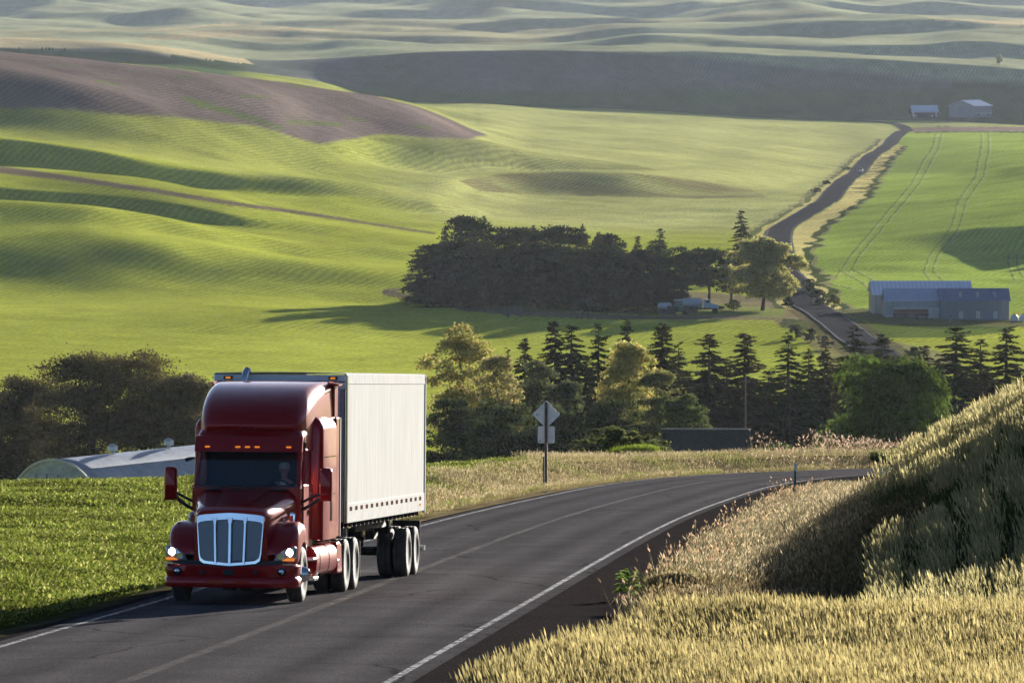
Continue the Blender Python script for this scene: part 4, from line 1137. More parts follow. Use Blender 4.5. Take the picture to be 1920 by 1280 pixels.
    for z in np.arange(zb + .1, zt - .35, .14): b.lathe([(y0 - .032, .012), (y0 - .042, .009), (y0 - .043, .001)], 'Y', 6, (1.21, 0, z))
    b.build('front_rivets', pbr('dark_rivet', (.12, .05, .05), .5), T)
    b = MB(); b.loft([[(x, y, zt + .012 + .015 * (1 - (x / w) ** 2)) for x in np.linspace(-w, w, 9)] for y in (y0, y1)], False, False); b.build('roof_sheet', RAIL, T, solid=.01)
    # doors at the tail
    for s in (-1, 1):
        b = MB(); b.box(min(s*.02, s*1.25), max(s*.02, s*1.25), y1 - .02, y1 + .03, zb + .06, zt - .12); b.build('rear_door', WH, T, bevel=.01)
    # underframe, bogie, landing legs, guard
    b = MB()
    for s in (-1, 1): b.box(s*.52 - .05, s*.52 + .05, 12.8, 18.2, 1.02, 1.30)
    for y in np.arange(y0 + .4, y1, .6): b.box(-1.22, 1.22, y - .03, y + .03, zb - .10, zb + .01)
    b.box(-.6, .6, 6.6, 8.6, 1.24, 1.34)
    for y in (16.0, 17.3): b.tube([(-1.0, y, .52), (1.0, y, .52)], .08, 10)
    for s in (-1, 1):
        b.box(s*.5 - .04, s*.5 + .04, 15.3, 18.0, .80, .92)
        for y in (15.4, 16.65, 17.95): b.box(s*.5 - .08, s*.5 + .08, y - .05, y + .05, .80, 1.05)
    b.tube([(-.4, 15.0, .9), (.4, 15.0, .9)], .14, 10); b.tube([(-.3, 14.4, .85), (.5, 14.5, .75)], .12, 10); b.box(-.9, -.3, 13.6, 14.3, .75, 1.2); b.tube([(.9, 14.9, 1.3), (.95, 15.0, 1.1), (.9, 15.2, .95)], .03, 6)
    b.build('underframe', FRAMEM, T)
    for s in (-1, 1):
        b = MB(); b.box(s*.85 - .07, s*.85 + .07, 8.93, 9.07, .55, 1.30); b.box(s*.85 - .05, s*.85 + .05, 8.95, 9.05, .34, .56); b.box(s*.85 - .13, s*.85 + .13, 8.87, 9.13, .30, .34)
        b.tube([(s*.85, 9.0, .75), (s*.4, 9.6, 1.28)], .03, 6); b.tube([(s*.85, 9.05, .6), (s*.85, 9.7, 1.28)], .028, 6); b.build('landing_leg', pbr('pale_steel', (.30, .29, .27), .5, .5, .2, 9), T)
        b = MB(); b.box(s*.95 - .3, s*.95 + .3, 17.98, 18.0, .25, 1.15); b.build('mudflap', BLACKP, T)
    b = MB(); b.box(-1.2, 1.2, 18.25, 18.33, .50, .60); b.box(-.7, -.6, 18.25, 18.32, .6, 1.35); b.box(.6, .7, 18.25, 18.32, .6, 1.35); b.build('rear_guard', ALU, T, bevel=.01)
    b = MB(); b.box(1.20, 1.32, 18.2, 18.36, .50, .60); b.build('guard_end', ALU, T)
    for s in (-1, 1):
        wheel(T, s * 1.27, 16.0, s, False, True)
        wheel(T, s * 1.27, 17.3, s, False, True)
    return T

def skin_body(name, mat, parent, nodes, edges, sub=2):
    me = bpy.data.meshes.new(name)
    me.from_pydata([n[0] for n in nodes], edges, [])
    o = bpy.data.objects.new(name, me); COL.objects.link(o)
    if mat: me.materials.append(mat)
    md = o.modifiers.new('skin', 'SKIN')
    for i, n in enumerate(nodes):
        sv = me.skin_vertices[0].data[i]; r = n[1]; sv.radius = (r, r) if not isinstance(r, tuple) else r
        sv.use_root = i == 0
    md.use_smooth_shade = True
    s2 = o.modifiers.new('sub', 'SUBSURF'); s2.levels = s2.render_levels = sub
    if parent: o.parent = parent
    return o

def build_driver():
    P = thing('person', 'driver in dark jacket and pale shirt, both hands on the truck steering wheel', 'person')
    P.matrix_world = TM
    SK = pbr('skin', (.42, .25, .18), .55, 0, .08, 10)
    CL = pbr('dark_jacket', (.030, .035, .055), .85, 0, .2, 12); SH = pbr('pale_shirt', (.62, .62, .64), .8, 0, .1, 12)
    HR = pbr('grey_hair', (.45, .44, .42), .8, 0, .3, 40)
    cx, yb = .55, 3.12
    nodes = [((cx, yb, 1.68), .16), ((cx, yb + .02, 1.85), .155), ((cx, yb + .02, 2.05), .17), ((cx, yb + .01, 2.20), .12), ((cx, yb - .01, 2.27), .058), ((cx, yb - .03, 2.34), .062),
             ((cx, yb - .035, 2.41), (.082, .095)), ((cx, yb - .02, 2.50), (.080, .095)), ((cx, yb - .01, 2.555), .05)]
    edges = [(0, 1), (1, 2), (2, 3), (3, 4), (4, 5), (5, 6), (6, 7), (7, 8)]
    for s in (-1, 1):
        k = len(nodes)
        nodes += [((cx + s*.19, yb, 2.13), .075), ((cx + s*.25, yb - .10, 1.95), .052), ((cx + s*.26, yb - .26, 1.90), .045), ((cx + s*.23, yb - .45, 2.03), .034), ((cx + s*.215, yb - .53, 2.08), .028), ((cx + s*.21, yb - .57, 2.11), .034)]
        edges += [(3, k), (k, k+1), (k+1, k+2), (k+2, k+3), (k+3, k+4), (k+4, k+5)]
        for f in range(4):
            q = len(nodes); dz = .036 - f * .024
            nodes += [((cx + s*.215, yb - .61, 2.11 + dz), .010), ((cx + s*(.235), yb - .635, 2.12 + dz), .009), ((cx + s*(.25), yb - .60, 2.12 + dz), .008)]
            edges += [(k+5, q), (q, q+1), (q+1, q+2)]
        q = len(nodes)
        nodes += [((cx + s*.185, yb - .58, 2.13), .011), ((cx + s*.19, yb - .61, 2.16), .009)]
        edges += [(k+5, q), (q, q+1)]
        h = len(nodes)
        nodes += [((cx + s*.11, yb - .2, 1.66), .10), ((cx + s*.13, yb - .42, 1.64), .075), ((cx + s*.13, yb - .50, 1.35), .055), ((cx + s*.13, yb - .48, 1.15), .045), ((cx + s*.13, yb - .62, 1.10), .045)]
        edges += [(0, h), (h, h+1), (h+1, h+2), (h+2, h+3), (h+3, h+4)]
    body = skin_body('body', SK, P, nodes, edges)
    jn = [((cx, yb, 1.66), .175), ((cx, yb + .02, 1.85), .172), ((cx, yb + .02, 2.05), .185), ((cx, yb + .012, 2.19), .128)]
    je = [(0, 1), (1, 2), (2, 3)]
    for s in (-1, 1):
        k = len(jn)
        jn += [((cx + s*.19, yb, 2.135), .090), ((cx + s*.255, yb - .10, 1.95), .064), ((cx + s*.262, yb - .26, 1.90), .058), ((cx + s*.234, yb - .43, 2.015), .046)]
        je += [(3, k), (k, k+1), (k+1, k+2), (k+2, k+3)]
    jk = skin_body('jacket', CL, P, jn, je)
    b = MB(); b.prism([(cx - .055, 2.23), (cx + .055, 2.23), (cx + .012, 1.95), (cx - .012, 1.95)], .03, 'Y', yb - .185); b.build('shirt', SH, P, bevel=.01)
    b = MB(); b.lathe([(2.60, .002), (2.595, .06), (2.57, .095), (2.52, .108), (2.47, .106), (2.455, .09)], 'Z', 16, (cx, yb - .005, 0)); b.build('hair', HR, P, smooth=True)
    for s in (-1, 1):
        b = MB(); b.lathe([(yb - .122, .012), (yb - .128, .009), (yb - .13, .001)], 'Y', 8, (cx + s*.032, 0, 2.455)); b.build('eye', BLACKP, P)
    b = MB(); b.loft([[(cx - .012, yb - .115, 2.45), (cx + .012, yb - .115, 2.45), (cx, yb - .13, 2.45)], [(cx - .017, yb - .118, 2.405), (cx + .017, yb - .118, 2.405), (cx, yb - .148, 2.408)]]); b.build('nose', SK, P)
    b = MB(); b.box(cx - .026, cx + .026, yb - .127, yb - .115, 2.372, 2.380); b.build('mouth', pbr('lips', (.30, .12, .10), .6), P)
    for s in (-1, 1):
        b = MB(); b.lathe([(cx + s*.083, .03), (cx + s*.095, .028), (cx + s*.10, .005)], 'X', 10, (0, yb - .01, 2.435)); b.build('ear', SK, P)

build_truck(); box_trailer(); build_driver()
# ------------------------------------------------------------------ wheat, field crop and roadside grasses
M_WHEAT = leafy('ripening_wheat', .5, .18)
M_GRASS = leafy('green_grass', .5, .22)
M_DRY = leafy('dry_grass', .5, .2)

def kites(P, dirs, axis, w, l0, l1, mid=.45):
    """flat kite-shaped leaves: from P+axis*l0 to P+axis*l1, half width w along dirs"""
    a = P + axis * l0[:, None]; b = P + axis * l1[:, None]
    m = a + (b - a) * mid
    return np.stack([a, m + dirs * w[:, None], b, m - dirs * w[:, None]], 1)

def unit(v): return v / np.linalg.norm(v, axis=-1, keepdims=True)

def stalks(rng, P, h, lean, ear=(.10, .011), awn=(.10, .03), leaves=2, leaf=(.28, .009), stem_w=.0025, c_ear=(.5, .4, .2), c_leaf=(.1, .15, .04), c_stem=(.2, .2, .07), cvar=.2, lean_dir=None):
    """cereal stalks standing at P (n,3): stem, crossed ear, awns and leaves; returns vertices and colours"""
    n = len(P); az = rng.uniform(0, 2*np.pi, n)
    la = rng.uniform(0, 2*np.pi, n) if lean_dir is None else lean_dir + rng.normal(0, .7, n)
    ax = unit(np.c_[np.cos(la) * lean, np.sin(la) * lean, np.ones(n)])
    d1 = np.c_[np.cos(az), np.sin(az), np.zeros(n)]; d2 = np.c_[-np.sin(az), np.cos(az), np.zeros(n)]
    one = np.ones(n)
    V, C = [], []
    val = np.clip(1 + rng.normal(0, cvar, n), .45, 1.7)
    def add(k, c, v=None): V.append(k.reshape(-1, 3)); C.append(np.repeat(np.asarray(c)[None, :] * (v if v is not None else val)[:, None], 4, 0))
    add(kites(P, d1, ax, one * stem_w, one * 0, h, .5), c_stem)
    el = ear[0] * rng.uniform(.8, 1.25, n)
    nod = unit(ax + .35 * np.c_[np.cos(la), np.sin(la), -.3 * one] * rng.uniform(0, 1, n)[:, None])
    tip = P + ax * (h * .97)[:, None]
    for d in (d1, d2): add(kites(tip, d, nod, one * ear[1], one * -.01, el), c_ear)
    if awn:
        for d in (d1, d2): add(kites(tip, d, nod, one * awn[1], el * .25, el + awn[0] * rng.uniform(.7, 1.2, n), .55), np.asarray(c_ear) * 1.05)
    for k in range(leaves):
        b = rng.uniform(0, 2*np.pi, n); up = rng.uniform(.15, 1.3, n)
        la_ = unit(np.c_[np.cos(b), np.sin(b), up]); w = np.c_[-np.sin(b), np.cos(b), np.zeros(n)]
        o = P + ax * (h * rng.uniform(.1, .75, n))[:, None]
        add(kites(o, w, la_, one * leaf[1], one * 0, leaf[0] * rng.uniform(.6, 1.3, n), .4), c_leaf, np.clip(1 + rng.normal(0, .25, n), .5, 1.6))
    return np.vstack(V), np.vstack(C)

def stuff(name, parts, mat, label, cat):
    V = np.vstack([p[0] for p in parts]); C = np.vstack([p[1] for p in parts])
    o = np_mesh(name, V, np.arange(len(V)).reshape(-1, 4), mat, np.clip(C, 0, 1))
    return tag(o, label, cat, kind='stuff')

def scatter(rng, n, x0, x1, y0, y1, keep):
    x, y = rng.uniform(x0, x1, n), rng.uniform(y0, y1, n)
    d = road_dist(x, y); k = keep(x, y, d); x, y, d = x[k], y[k], d[k]
    return np.c_[x, y, near_z(x, y, d) - .02], d

def upx(x, D): return 960 + F * x / D

r = np.random.default_rng(21)
EAR, EARG, LEAF = (.39, .325, .145), (.30, .31, .12), (.095, .125, .030)
# the near wheat: a shelf of ripening wheat between the camera and the dip
def near_edge(x, y): return np.interp(y, [44, 57, 66, 72, 77], [-1.2, -.55, .25, 1.35, 2.7])
P, d = scatter(r, 330000, -2.5, 17.5, 44, 84, lambda x, y, d: (x > near_edge(x, y) + .35 * wobble(x, y, 4, 91) + r.normal(0, .1, len(x))) & (upx(x, y) < 3400) & (r.random(len(x)) < np.where(upx(x, y) < 2150, 1, .45)) & ((y < 78) | (upx(x, y) > 2000)))
row = np.sin((P[:, 0] * .96 + P[:, 1] * .1) * 2 * np.pi / .19)
P = P[(row > -.75) | (r.random(len(P)) < .35)]
gap = wobble(P[:, 0] * 1.0, P[:, 1] * .45, 1.7, 92)
P = P[(gap < .95) | (r.random(len(P)) < .3)]
hh = .84 + .035 * wobble(P[:, 0], P[:, 1], 2.1, 93) + r.normal(0, .045, len(P))
W1 = stalks(r, P, hh, r.uniform(.02, .22, len(P)), awn=(.09, .009), ear=(.095, .008), leaves=2, c_ear=EAR, c_leaf=LEAF, c_stem=(.19, .20, .06), lean_dir=3.6)
# the wheat on the bank across the dip
P, d = scatter(r, 1000000, 2.0, 48, 82, 200, lambda x, y, d: (d > 7.2 + 1.0 * wobble(x, y, 8, 94) + np.interp(y, [82, 100, 130, 160, 200], [2.6, 3.8, 3.4, 3.0, 3.0])) & (upx(x, y) < 3500) & (r.random(len(x)) < np.where(upx(x, y) < 2150, .96, .42)) & (upx(x, y) > np.interp(y, [82, 88, 100, 120, 140, 160, 190], [1360, 1390, 1465, 1580, 1665, 1695, 1720]) + 14 * wobble(x, y, 6, 110) + 120 * r.random(len(x)) ** 1.5) & (r.random(len(x)) < np.interp(y, [80, 140, 210], [1, .75, .45])))
band = np.sin((P[:, 0] - P[:, 1] * .078 + .22 * wobble(P[:, 0], P[:, 1], 9, 95)) * 2 * np.pi / .72)
P = P[(band > -.38) | (r.random(len(P)) < .12)]
g2 = wobble(P[:, 0], P[:, 1] * .4, 2.3, 96)
P = P[(g2 < .8) | (r.random(len(P)) < .25)]
print('bank wheat', len(P))
hh = .84 + .05 * wobble(P[:, 0], P[:, 1], 2.6, 97) + r.normal(0, .06, len(P))
W2 = stalks(r, P, hh, r.uniform(.02, .22, len(P)), ear=(.10, .010), awn=(.09, .012), leaves=2, leaf=(.30, .012), c_ear=(.42, .37, .18), c_leaf=(.060, .095, .030), c_stem=(.14, .17, .05), lean_dir=3.6)
stuff('wheat', [W1, W2], M_WHEAT, 'ripening bearded wheat on the near shelf and the bank right of the road', 'wheat')

# low leafy crop on the left of the road
P, d = scatter(r, 700000, -52, 12, 84, 300, lambda x, y, d: (d < -5.1 - .3 * wobble(x, y, 3, 98)) & (upx(x, y) > -900) & (r.random(len(x)) < np.where(upx(x, y) > -80, .92, .4)) & (upx(x, y) < 1010)
     & (r.random(len(x)) < np.interp(y, [84, 130, 200, 300], [1, .9, .85, .85])) & ~((d > -5.3 - .05 * (y - 172) - 1.2 * wobble(x, y, 14, 99)) & (y > 172)))
n = len(P); print('crop tufts', n)
V, C = [], []
pv = np.clip(1 + .30 * wobble(P[:, 0], P[:, 1] * .6, 4.2, 100) + .25 * wobble(P[:, 0], P[:, 1] * .6, 1.5, 101) + r.normal(0, .16, n), .4, 2)
sc = np.interp(P[:, 1], [84, 200, 300], [1, 1.5, 2.2])
for k in range(9):
    b = r.uniform(0, 2*np.pi, n); up = r.uniform(.1, 1.3, n)
    ax = unit(np.c_[np.cos(b), np.sin(b), up]); wv = np.c_[-np.sin(b), np.cos(b), r.normal(0, .3, n)]
    o = P + np.c_[r.normal(0, .09, n), r.normal(0, .09, n), r.uniform(0, .09, n)]
    V.append(kites(o, wv, ax, .017 * r.uniform(.6, 1.4, n) * sc, np.zeros(n), .075 * r.uniform(.5, 1.6, n) * sc * np.clip(pv, .6, 1.5), .55).reshape(-1, 3))
    base = np.array([.125, .155, .024]) if k < 7 else np.array([.29, .29, .09])
    C.append(np.repeat(base[None] * (np.clip(pv, .35, 1.5) * r.uniform(.45, 1.5, n))[:, None], 4, 0))
G1 = (np.vstack(V), np.vstack(C))
stuff('field_crop', [G1], M_GRASS, 'low leafy green crop in the field left of the road', 'crop')

# dry grasses: far verge, inner shoulder bank, brow behind the bend
def tuftgrass(rng, P, h, ear, c_ear, c_leaf, lv=3):
    return stalks(rng, P, h, rng.uniform(.05, .5, len(P)), ear=ear, awn=None, leaves=lv, leaf=(.30, .008), stem_w=.003, c_ear=c_ear, c_leaf=c_leaf, c_stem=(.30, .24, .12), cvar=.28)
DR1, DR2, DG = (.45, .365, .225), (.42, .31, .22), (.17, .19, .05)
P, d = scatter(r, 260000, -12, 60, 160, 322, lambda x, y, d: (d < -5.0 - .4 * wobble(x, y, 4, 102)) & (d > -5.8 - .05 * (y - 172) - 1.2 * wobble(x, y, 14, 99) - 9 * ((y > 255) & (upx(x, y) > 990))) & (upx(x, y) < 2000) & (y > 168))
hv = .30 + .12 * np.clip(wobble(P[:, 0], P[:, 1] * .5, 7, 103), -1, 1.3) + r.normal(0, .06, len(P))
A1 = tuftgrass(r, P, np.clip(hv, .12, .8) * np.interp(-road_dist(P[:, 0], P[:, 1]), [5, 7.5], [.6, 1.1]), (.10, .012), DR1, (.30, .26, .11), 2)
gm = wobble(P[:, 0], P[:, 1], 10, 104) > .45
A1b = tuftgrass(r, P[gm], np.full(gm.sum(), .28), (.05, .012), (.25, .28, .07), (.20, .24, .05), 3)
# taller weeds standing up behind the bend
P, d = scatter(r, 26000, 8, 60, 255, 322, lambda x, y, d: (d < -6) & (d > -20) & (np.abs(upx(x, y) - 1540 - 6 * (y - 290)) < 90 + 40 * wobble(x, y, 5, 105)))
A2 = tuftgrass(r, P, np.clip(.75 + .3 * wobble(P[:, 0], P[:, 1], 4, 106) + r.normal(0, .15, len(P)), .3, 1.5), (.16, .03), DR2, (.26, .21, .11), 1)
# inner bank: pale dry grass between the gravel and the wheat
P, d = scatter(r, 120000, 1.0, 24, 92, 235, lambda x, y, d: (d > 5.7 + .45 * wobble(x, y, 5, 107) + np.interp(y, [92, 105, 125, 150, 200], [.5, .2, .0, .1, .1])) & (upx(x, y) < np.interp(y, [82, 88, 100, 120, 140, 160, 190], [1440, 1470, 1540, 1630, 1680, 1700, 1720])) & (upx(x, y) < 2100))
hv = .36 + .14 * wobble(P[:, 0], P[:, 1] * .6, 3.5, 108) + r.normal(0, .08, len(P))
A3 = tuftgrass(r, P, np.clip(hv, .12, .8) * np.interp(P[:, 1], [150, 200, 235], [1, .75, .45]), (.10, .011), DR1, (.17, .16, .09), 3)
# ragged reddish weeds along its lip
P, d = scatter(r, 9000, 1.0, 16, 100, 215, lambda x, y, d: (d > 5.4) & (d < 7.0) & (wobble(x, y, 3.2, 109) > .1))
A4 = tuftgrass(r, P, np.clip(.52 + r.normal(0, .14, len(P)), .2, .9), (.10, .024), (.40, .27, .17), (.22, .17, .09), 2)
P, d = scatter(r, 26000, 2.0, 9, 84, 122, lambda x, y, d: (d > 6.2) & (d < 11) & (np.abs(y - 101 - 1.5 * (x - 4)) < 9))
A5 = tuftgrass(r, P, np.clip(.42 + r.normal(0, .1, len(P)), .15, .8), (.10, .018), (.22, .17, .09), (.070, .075, .032), 3)
# fringe before the near wheat
P, d = scatter(r, 16000, -3, 4, 44, 80, lambda x, y, d: (np.abs(x - near_edge(x, y) + .25) < .35) & (d > 5.0))
A6 = tuftgrass(r, P, np.clip(.36 + r.normal(0, .12, len(P)), .1, .8), (.10, .012), (.42, .27, .15), (.20, .19, .07), 3)
stuff('dry_grass', [A1, A1b, A2, A3, A4, A5, A6], M_DRY, 'dry straw coloured grasses along both road verges', 'grass')

# single plants by the gravel
def weed(px, py, D, label):
    x = (px - 960) / F * D
    T = thing('weed_plant', label, 'plant', (x, D, gz(x, D)))
    q = np.random.default_rng(3)
    n = 46; az = q.uniform(0, 2*np.pi, n); hz = q.uniform(.05, .50, n)
    V, C = [], []
    for k in range(n):
        u = np.array([math.cos(az[k]), math.sin(az[k]), .25 + .9 * hz[k]]); u /= np.linalg.norm(u); w = np.array([-math.sin(az[k]), math.cos(az[k]), q.normal(0, .25)])
        l = .34 * (1.25 - hz[k]) * q.uniform(.8, 1.2); o = np.array([0, 0, hz[k]])
        pts = [o, o + u*l*.3 + w*.035, o + u*l*.62 + w*.05 - np.array([0, 0, .02]), o + u*l - np.array([0, 0, .10*l/.3]), o + u*l*.62 - w*.05 - np.array([0, 0, .02]), o + u*l*.3 - w*.035]
        V += [pts[0], pts[1], pts[2], pts[4], pts[5], pts[2], pts[3], pts[4]]
        V[-4] = pts[0]
        V[-8:] = [pts[0], pts[1], pts[2], pts[5], pts[5], pts[2], pts[3], pts[4]]
        C += [np.array([.15, .22, .05]) * q.uniform(.6, 1.5)] * 8
    np_mesh('leaf_rosette', np.array(V), np.arange(len(V)).reshape(-1, 4), M_GRASS, np.array(C), T)
    b = MB(); b.tube([(0, 0, -.05), (.01, .01, .3), (.02, 0, .58)], [.016, .012, .006], 6); b.build('stem', pbr('weed_stem', (.14, .18, .06), .7), T)
weed(1178, 1112, 113, 'leafy green weed growing alone on the dark gravel shoulder')

def tussock(px, D, R, H, n, label, ce, cl, seed, nm='grass_tussock', cat='tussock'):
    x = (px - 960) / F * D
    q = np.random.default_rng(seed)
    a = q.uniform(0, 2*np.pi, n); rr = R * np.sqrt(q.random(n)) * .8
    P = np.c_[np.cos(a) * rr, np.sin(a) * rr, np.zeros(n)]
    P[:, 2] = ground_z(P[:, 0] + x, P[:, 1] + D) - gz(x, D) - .02
    V, C = stalks(q, P, H * q.uniform(.6, 1.05, n) * (1 - .35 * (rr / R) ** 2), q.uniform(.05, .5, n), ear=(.10, .012), awn=None, leaves=3, leaf=(H * .6, .010), c_ear=ce, c_leaf=cl, c_stem=cl, cvar=.25)
    o = np_mesh(nm, V, np.arange(len(V)).reshape(-1, 4), M_DRY, np.clip(C, 0, 1))
    o.location = (x, D, gz(x, D))
    return tag(o, label, cat)
tussock(1274, 108, .62, .66, 2600, 'seedy green and straw grass tussock at the corner of the wheat', (.42, .34, .20), (.15, .17, .04), 31)
tussock(1188, 288, 1.5, .75, 2600, 'bright lime green grass clump on the verge below the bush', (.26, .32, .05), (.20, .28, .03), 32)
tussock(1662, 296, .9, .6, 1300, 'dark green grass clump at the road edge near the bend end', (.14, .18, .05), (.08, .12, .03), 33)
# ------------------------------------------------------------------ trees and bushes
M_LEAF = leafy('broad_leaves', .42, .2)
M_NEEDLE = leafy('conifer_needles', .2, .2)
M_BARK = pbr('bark', (.060, .045, .034), .9, 0, .35, 6, bump=.6, bscale=12)

def leaf_mesh(rng, blobs, n, size, col, cvar=.25, drape=0.0, shell=.55, edge=None):
    """leaf kites through ellipsoid clumps (cx,cy,cz,rx,ry,rz); drape hangs them down"""
    vol = np.array([b[3] * b[4] * b[5] for b in blobs]) ** .8; pick = rng.choice(len(blobs), n, p=vol / vol.sum())
    B = np.array([b[:6] for b in blobs])[pick]
    u = unit(rng.normal(size=(n, 3))); u[:, 2] = np.where(u[:, 2] < -.5, -u[:, 2] * .6, u[:, 2])
    rad = shell + (1 - shell) * rng.random(n) ** .6
    rad *= 1 + .22 * rng.normal(size=n) * (rng.random(n) < .35)
    P = B[:, :3] + u * B[:, 3:] * rad[:, None]
    a = unit(rng.normal(size=(n, 3)) * (1 - drape * .7) + u * .5 + np.array([0, 0, -1.6 * drape]))
    w = unit(np.cross(a, rng.normal(size=(n, 3))))
    s = size * rng.uniform(.55, 1.35, n)
    K = kites(P, w, a, s * (.42 - .2 * drape), -s * .5, s * (.5 + .9 * drape), .5)
    bt = rng.normal(0, .13, len(blobs))[pick]
    val = np.clip(1 + bt + rng.normal(0, cvar, n), .4, 1.9)
    C = np.asarray(col)[None] * val[:, None]
    C[:, 0] *= 1 + .12 * rng.normal(size=n)
    return K.reshape(-1, 3), np.repeat(np.clip(C, .004, 1), 4, 0)

def crown_blobs(rng, W, H, z0, n, flat=.8, top=.75):
    """leaf clumps over a rounded, uneven crown of width W between z0 and H: a few big inner ones, many small outer ones"""
    out = []
    cz, rz, rx = (z0 + H) / 2, (H - z0) / 2, W / 2
    lob = [(rng.uniform(0, 6.283), rng.uniform(-.3, .8), rng.uniform(.72, 1.12)) for _ in range(7)]
    for k in range(int(n * 2.4)):
        t = rng.uniform(-.95, 1); a = rng.uniform(0, 2 * math.pi)
        env = math.sqrt(max(.03, 1 - (t * .95) ** 2)) * (1 if t < .2 else top + (1 - top) * (1 - t))
        w = 1.0
        for la, lt, ls in lob:
            q = math.exp(-(((a - la + math.pi) % (2 * math.pi) - math.pi) ** 2) / .5 - (t - lt) ** 2 / .18); w += (ls - 1) * q * 1.3
        inner = k % 4 == 0
        rr = env * w * (rng.uniform(.15, .55) if inner else rng.uniform(.66, .98))
        r = (rng.uniform(.26, .38) if inner else rng.uniform(.12, .24)) * min(rx, rz)
        zz = cz + t * (rz - r * .6) * (1 if t < 0 else w ** .6)
        out.append((math.cos(a) * rx * rr, math.sin(a) * rx * rr, zz, r * 1.3, r * 1.3, r * flat))
    return out

def trunk_mesh(name, H, r0, blobs, rng, parent, lean=0.0, nb=9, fork=.35):
    b = MB()
    pts = [(lean * t * t * H * .3 + .04 * H * math.sin(3 * t + r0), .03 * H * math.sin(2.3 * t), t * H * .8 - .5 * (t == 0)) for t in (0, .2, .45, .7, 1)]
    b.tube(pts, [r0 * 1.35, r0, r0 * .75, r0 * .45, r0 * .12], 8)
    order = sorted(range(len(blobs)), key=lambda i: -blobs[i][3])[:nb]
    for i in order:
        c = blobs[i]; t = rng.uniform(fork, .7)
        k = min(3, int(t * 4)); p0 = Vector(pts[k]).lerp(Vector(pts[k + 1]), .3)
        p1 = Vector(c[:3]); mid = p0.lerp(p1, .5) + Vector((0, 0, -.05 * H))
        b.tube([p0, mid, p1], [r0 * .42, r0 * .28, r0 * .08], 6)
    return b.build(name, M_BARK, parent, smooth=True)

def broadleaf(px, ptop, wpx, D, label, col, seed, name='leafy_tree', cat='tree', group=None, z0=.2, n=5200, size=.34, nbl=26, flat=.8, drape=0.0, top=.75, loc=None, shell=.55, lean=0.0):
    rng = np.random.default_rng(seed)
    if loc is None:
        x = PW(px, ptop, D)[0]; zg = gz(x, D); ztop = PW(px, ptop, D)[2]
        H = float(ztop - zg)
    else: x, D, zg, H = loc
    W = wpx / F * D
    T = thing(name, label, cat, (x, D, zg), group=group)
    bl = crown_blobs(rng, W, H, z0 * H, nbl, flat, top)
    V, C = leaf_mesh(rng, bl, int(n * 2.6), size * .82, col, drape=drape, shell=shell)
    np_mesh('crown', V, np.arange(len(V)).reshape(-1, 4), M_LEAF, C, T)
    trunk_mesh('trunk', H, max(.12, H * .022), bl, rng, T, lean)
    return T

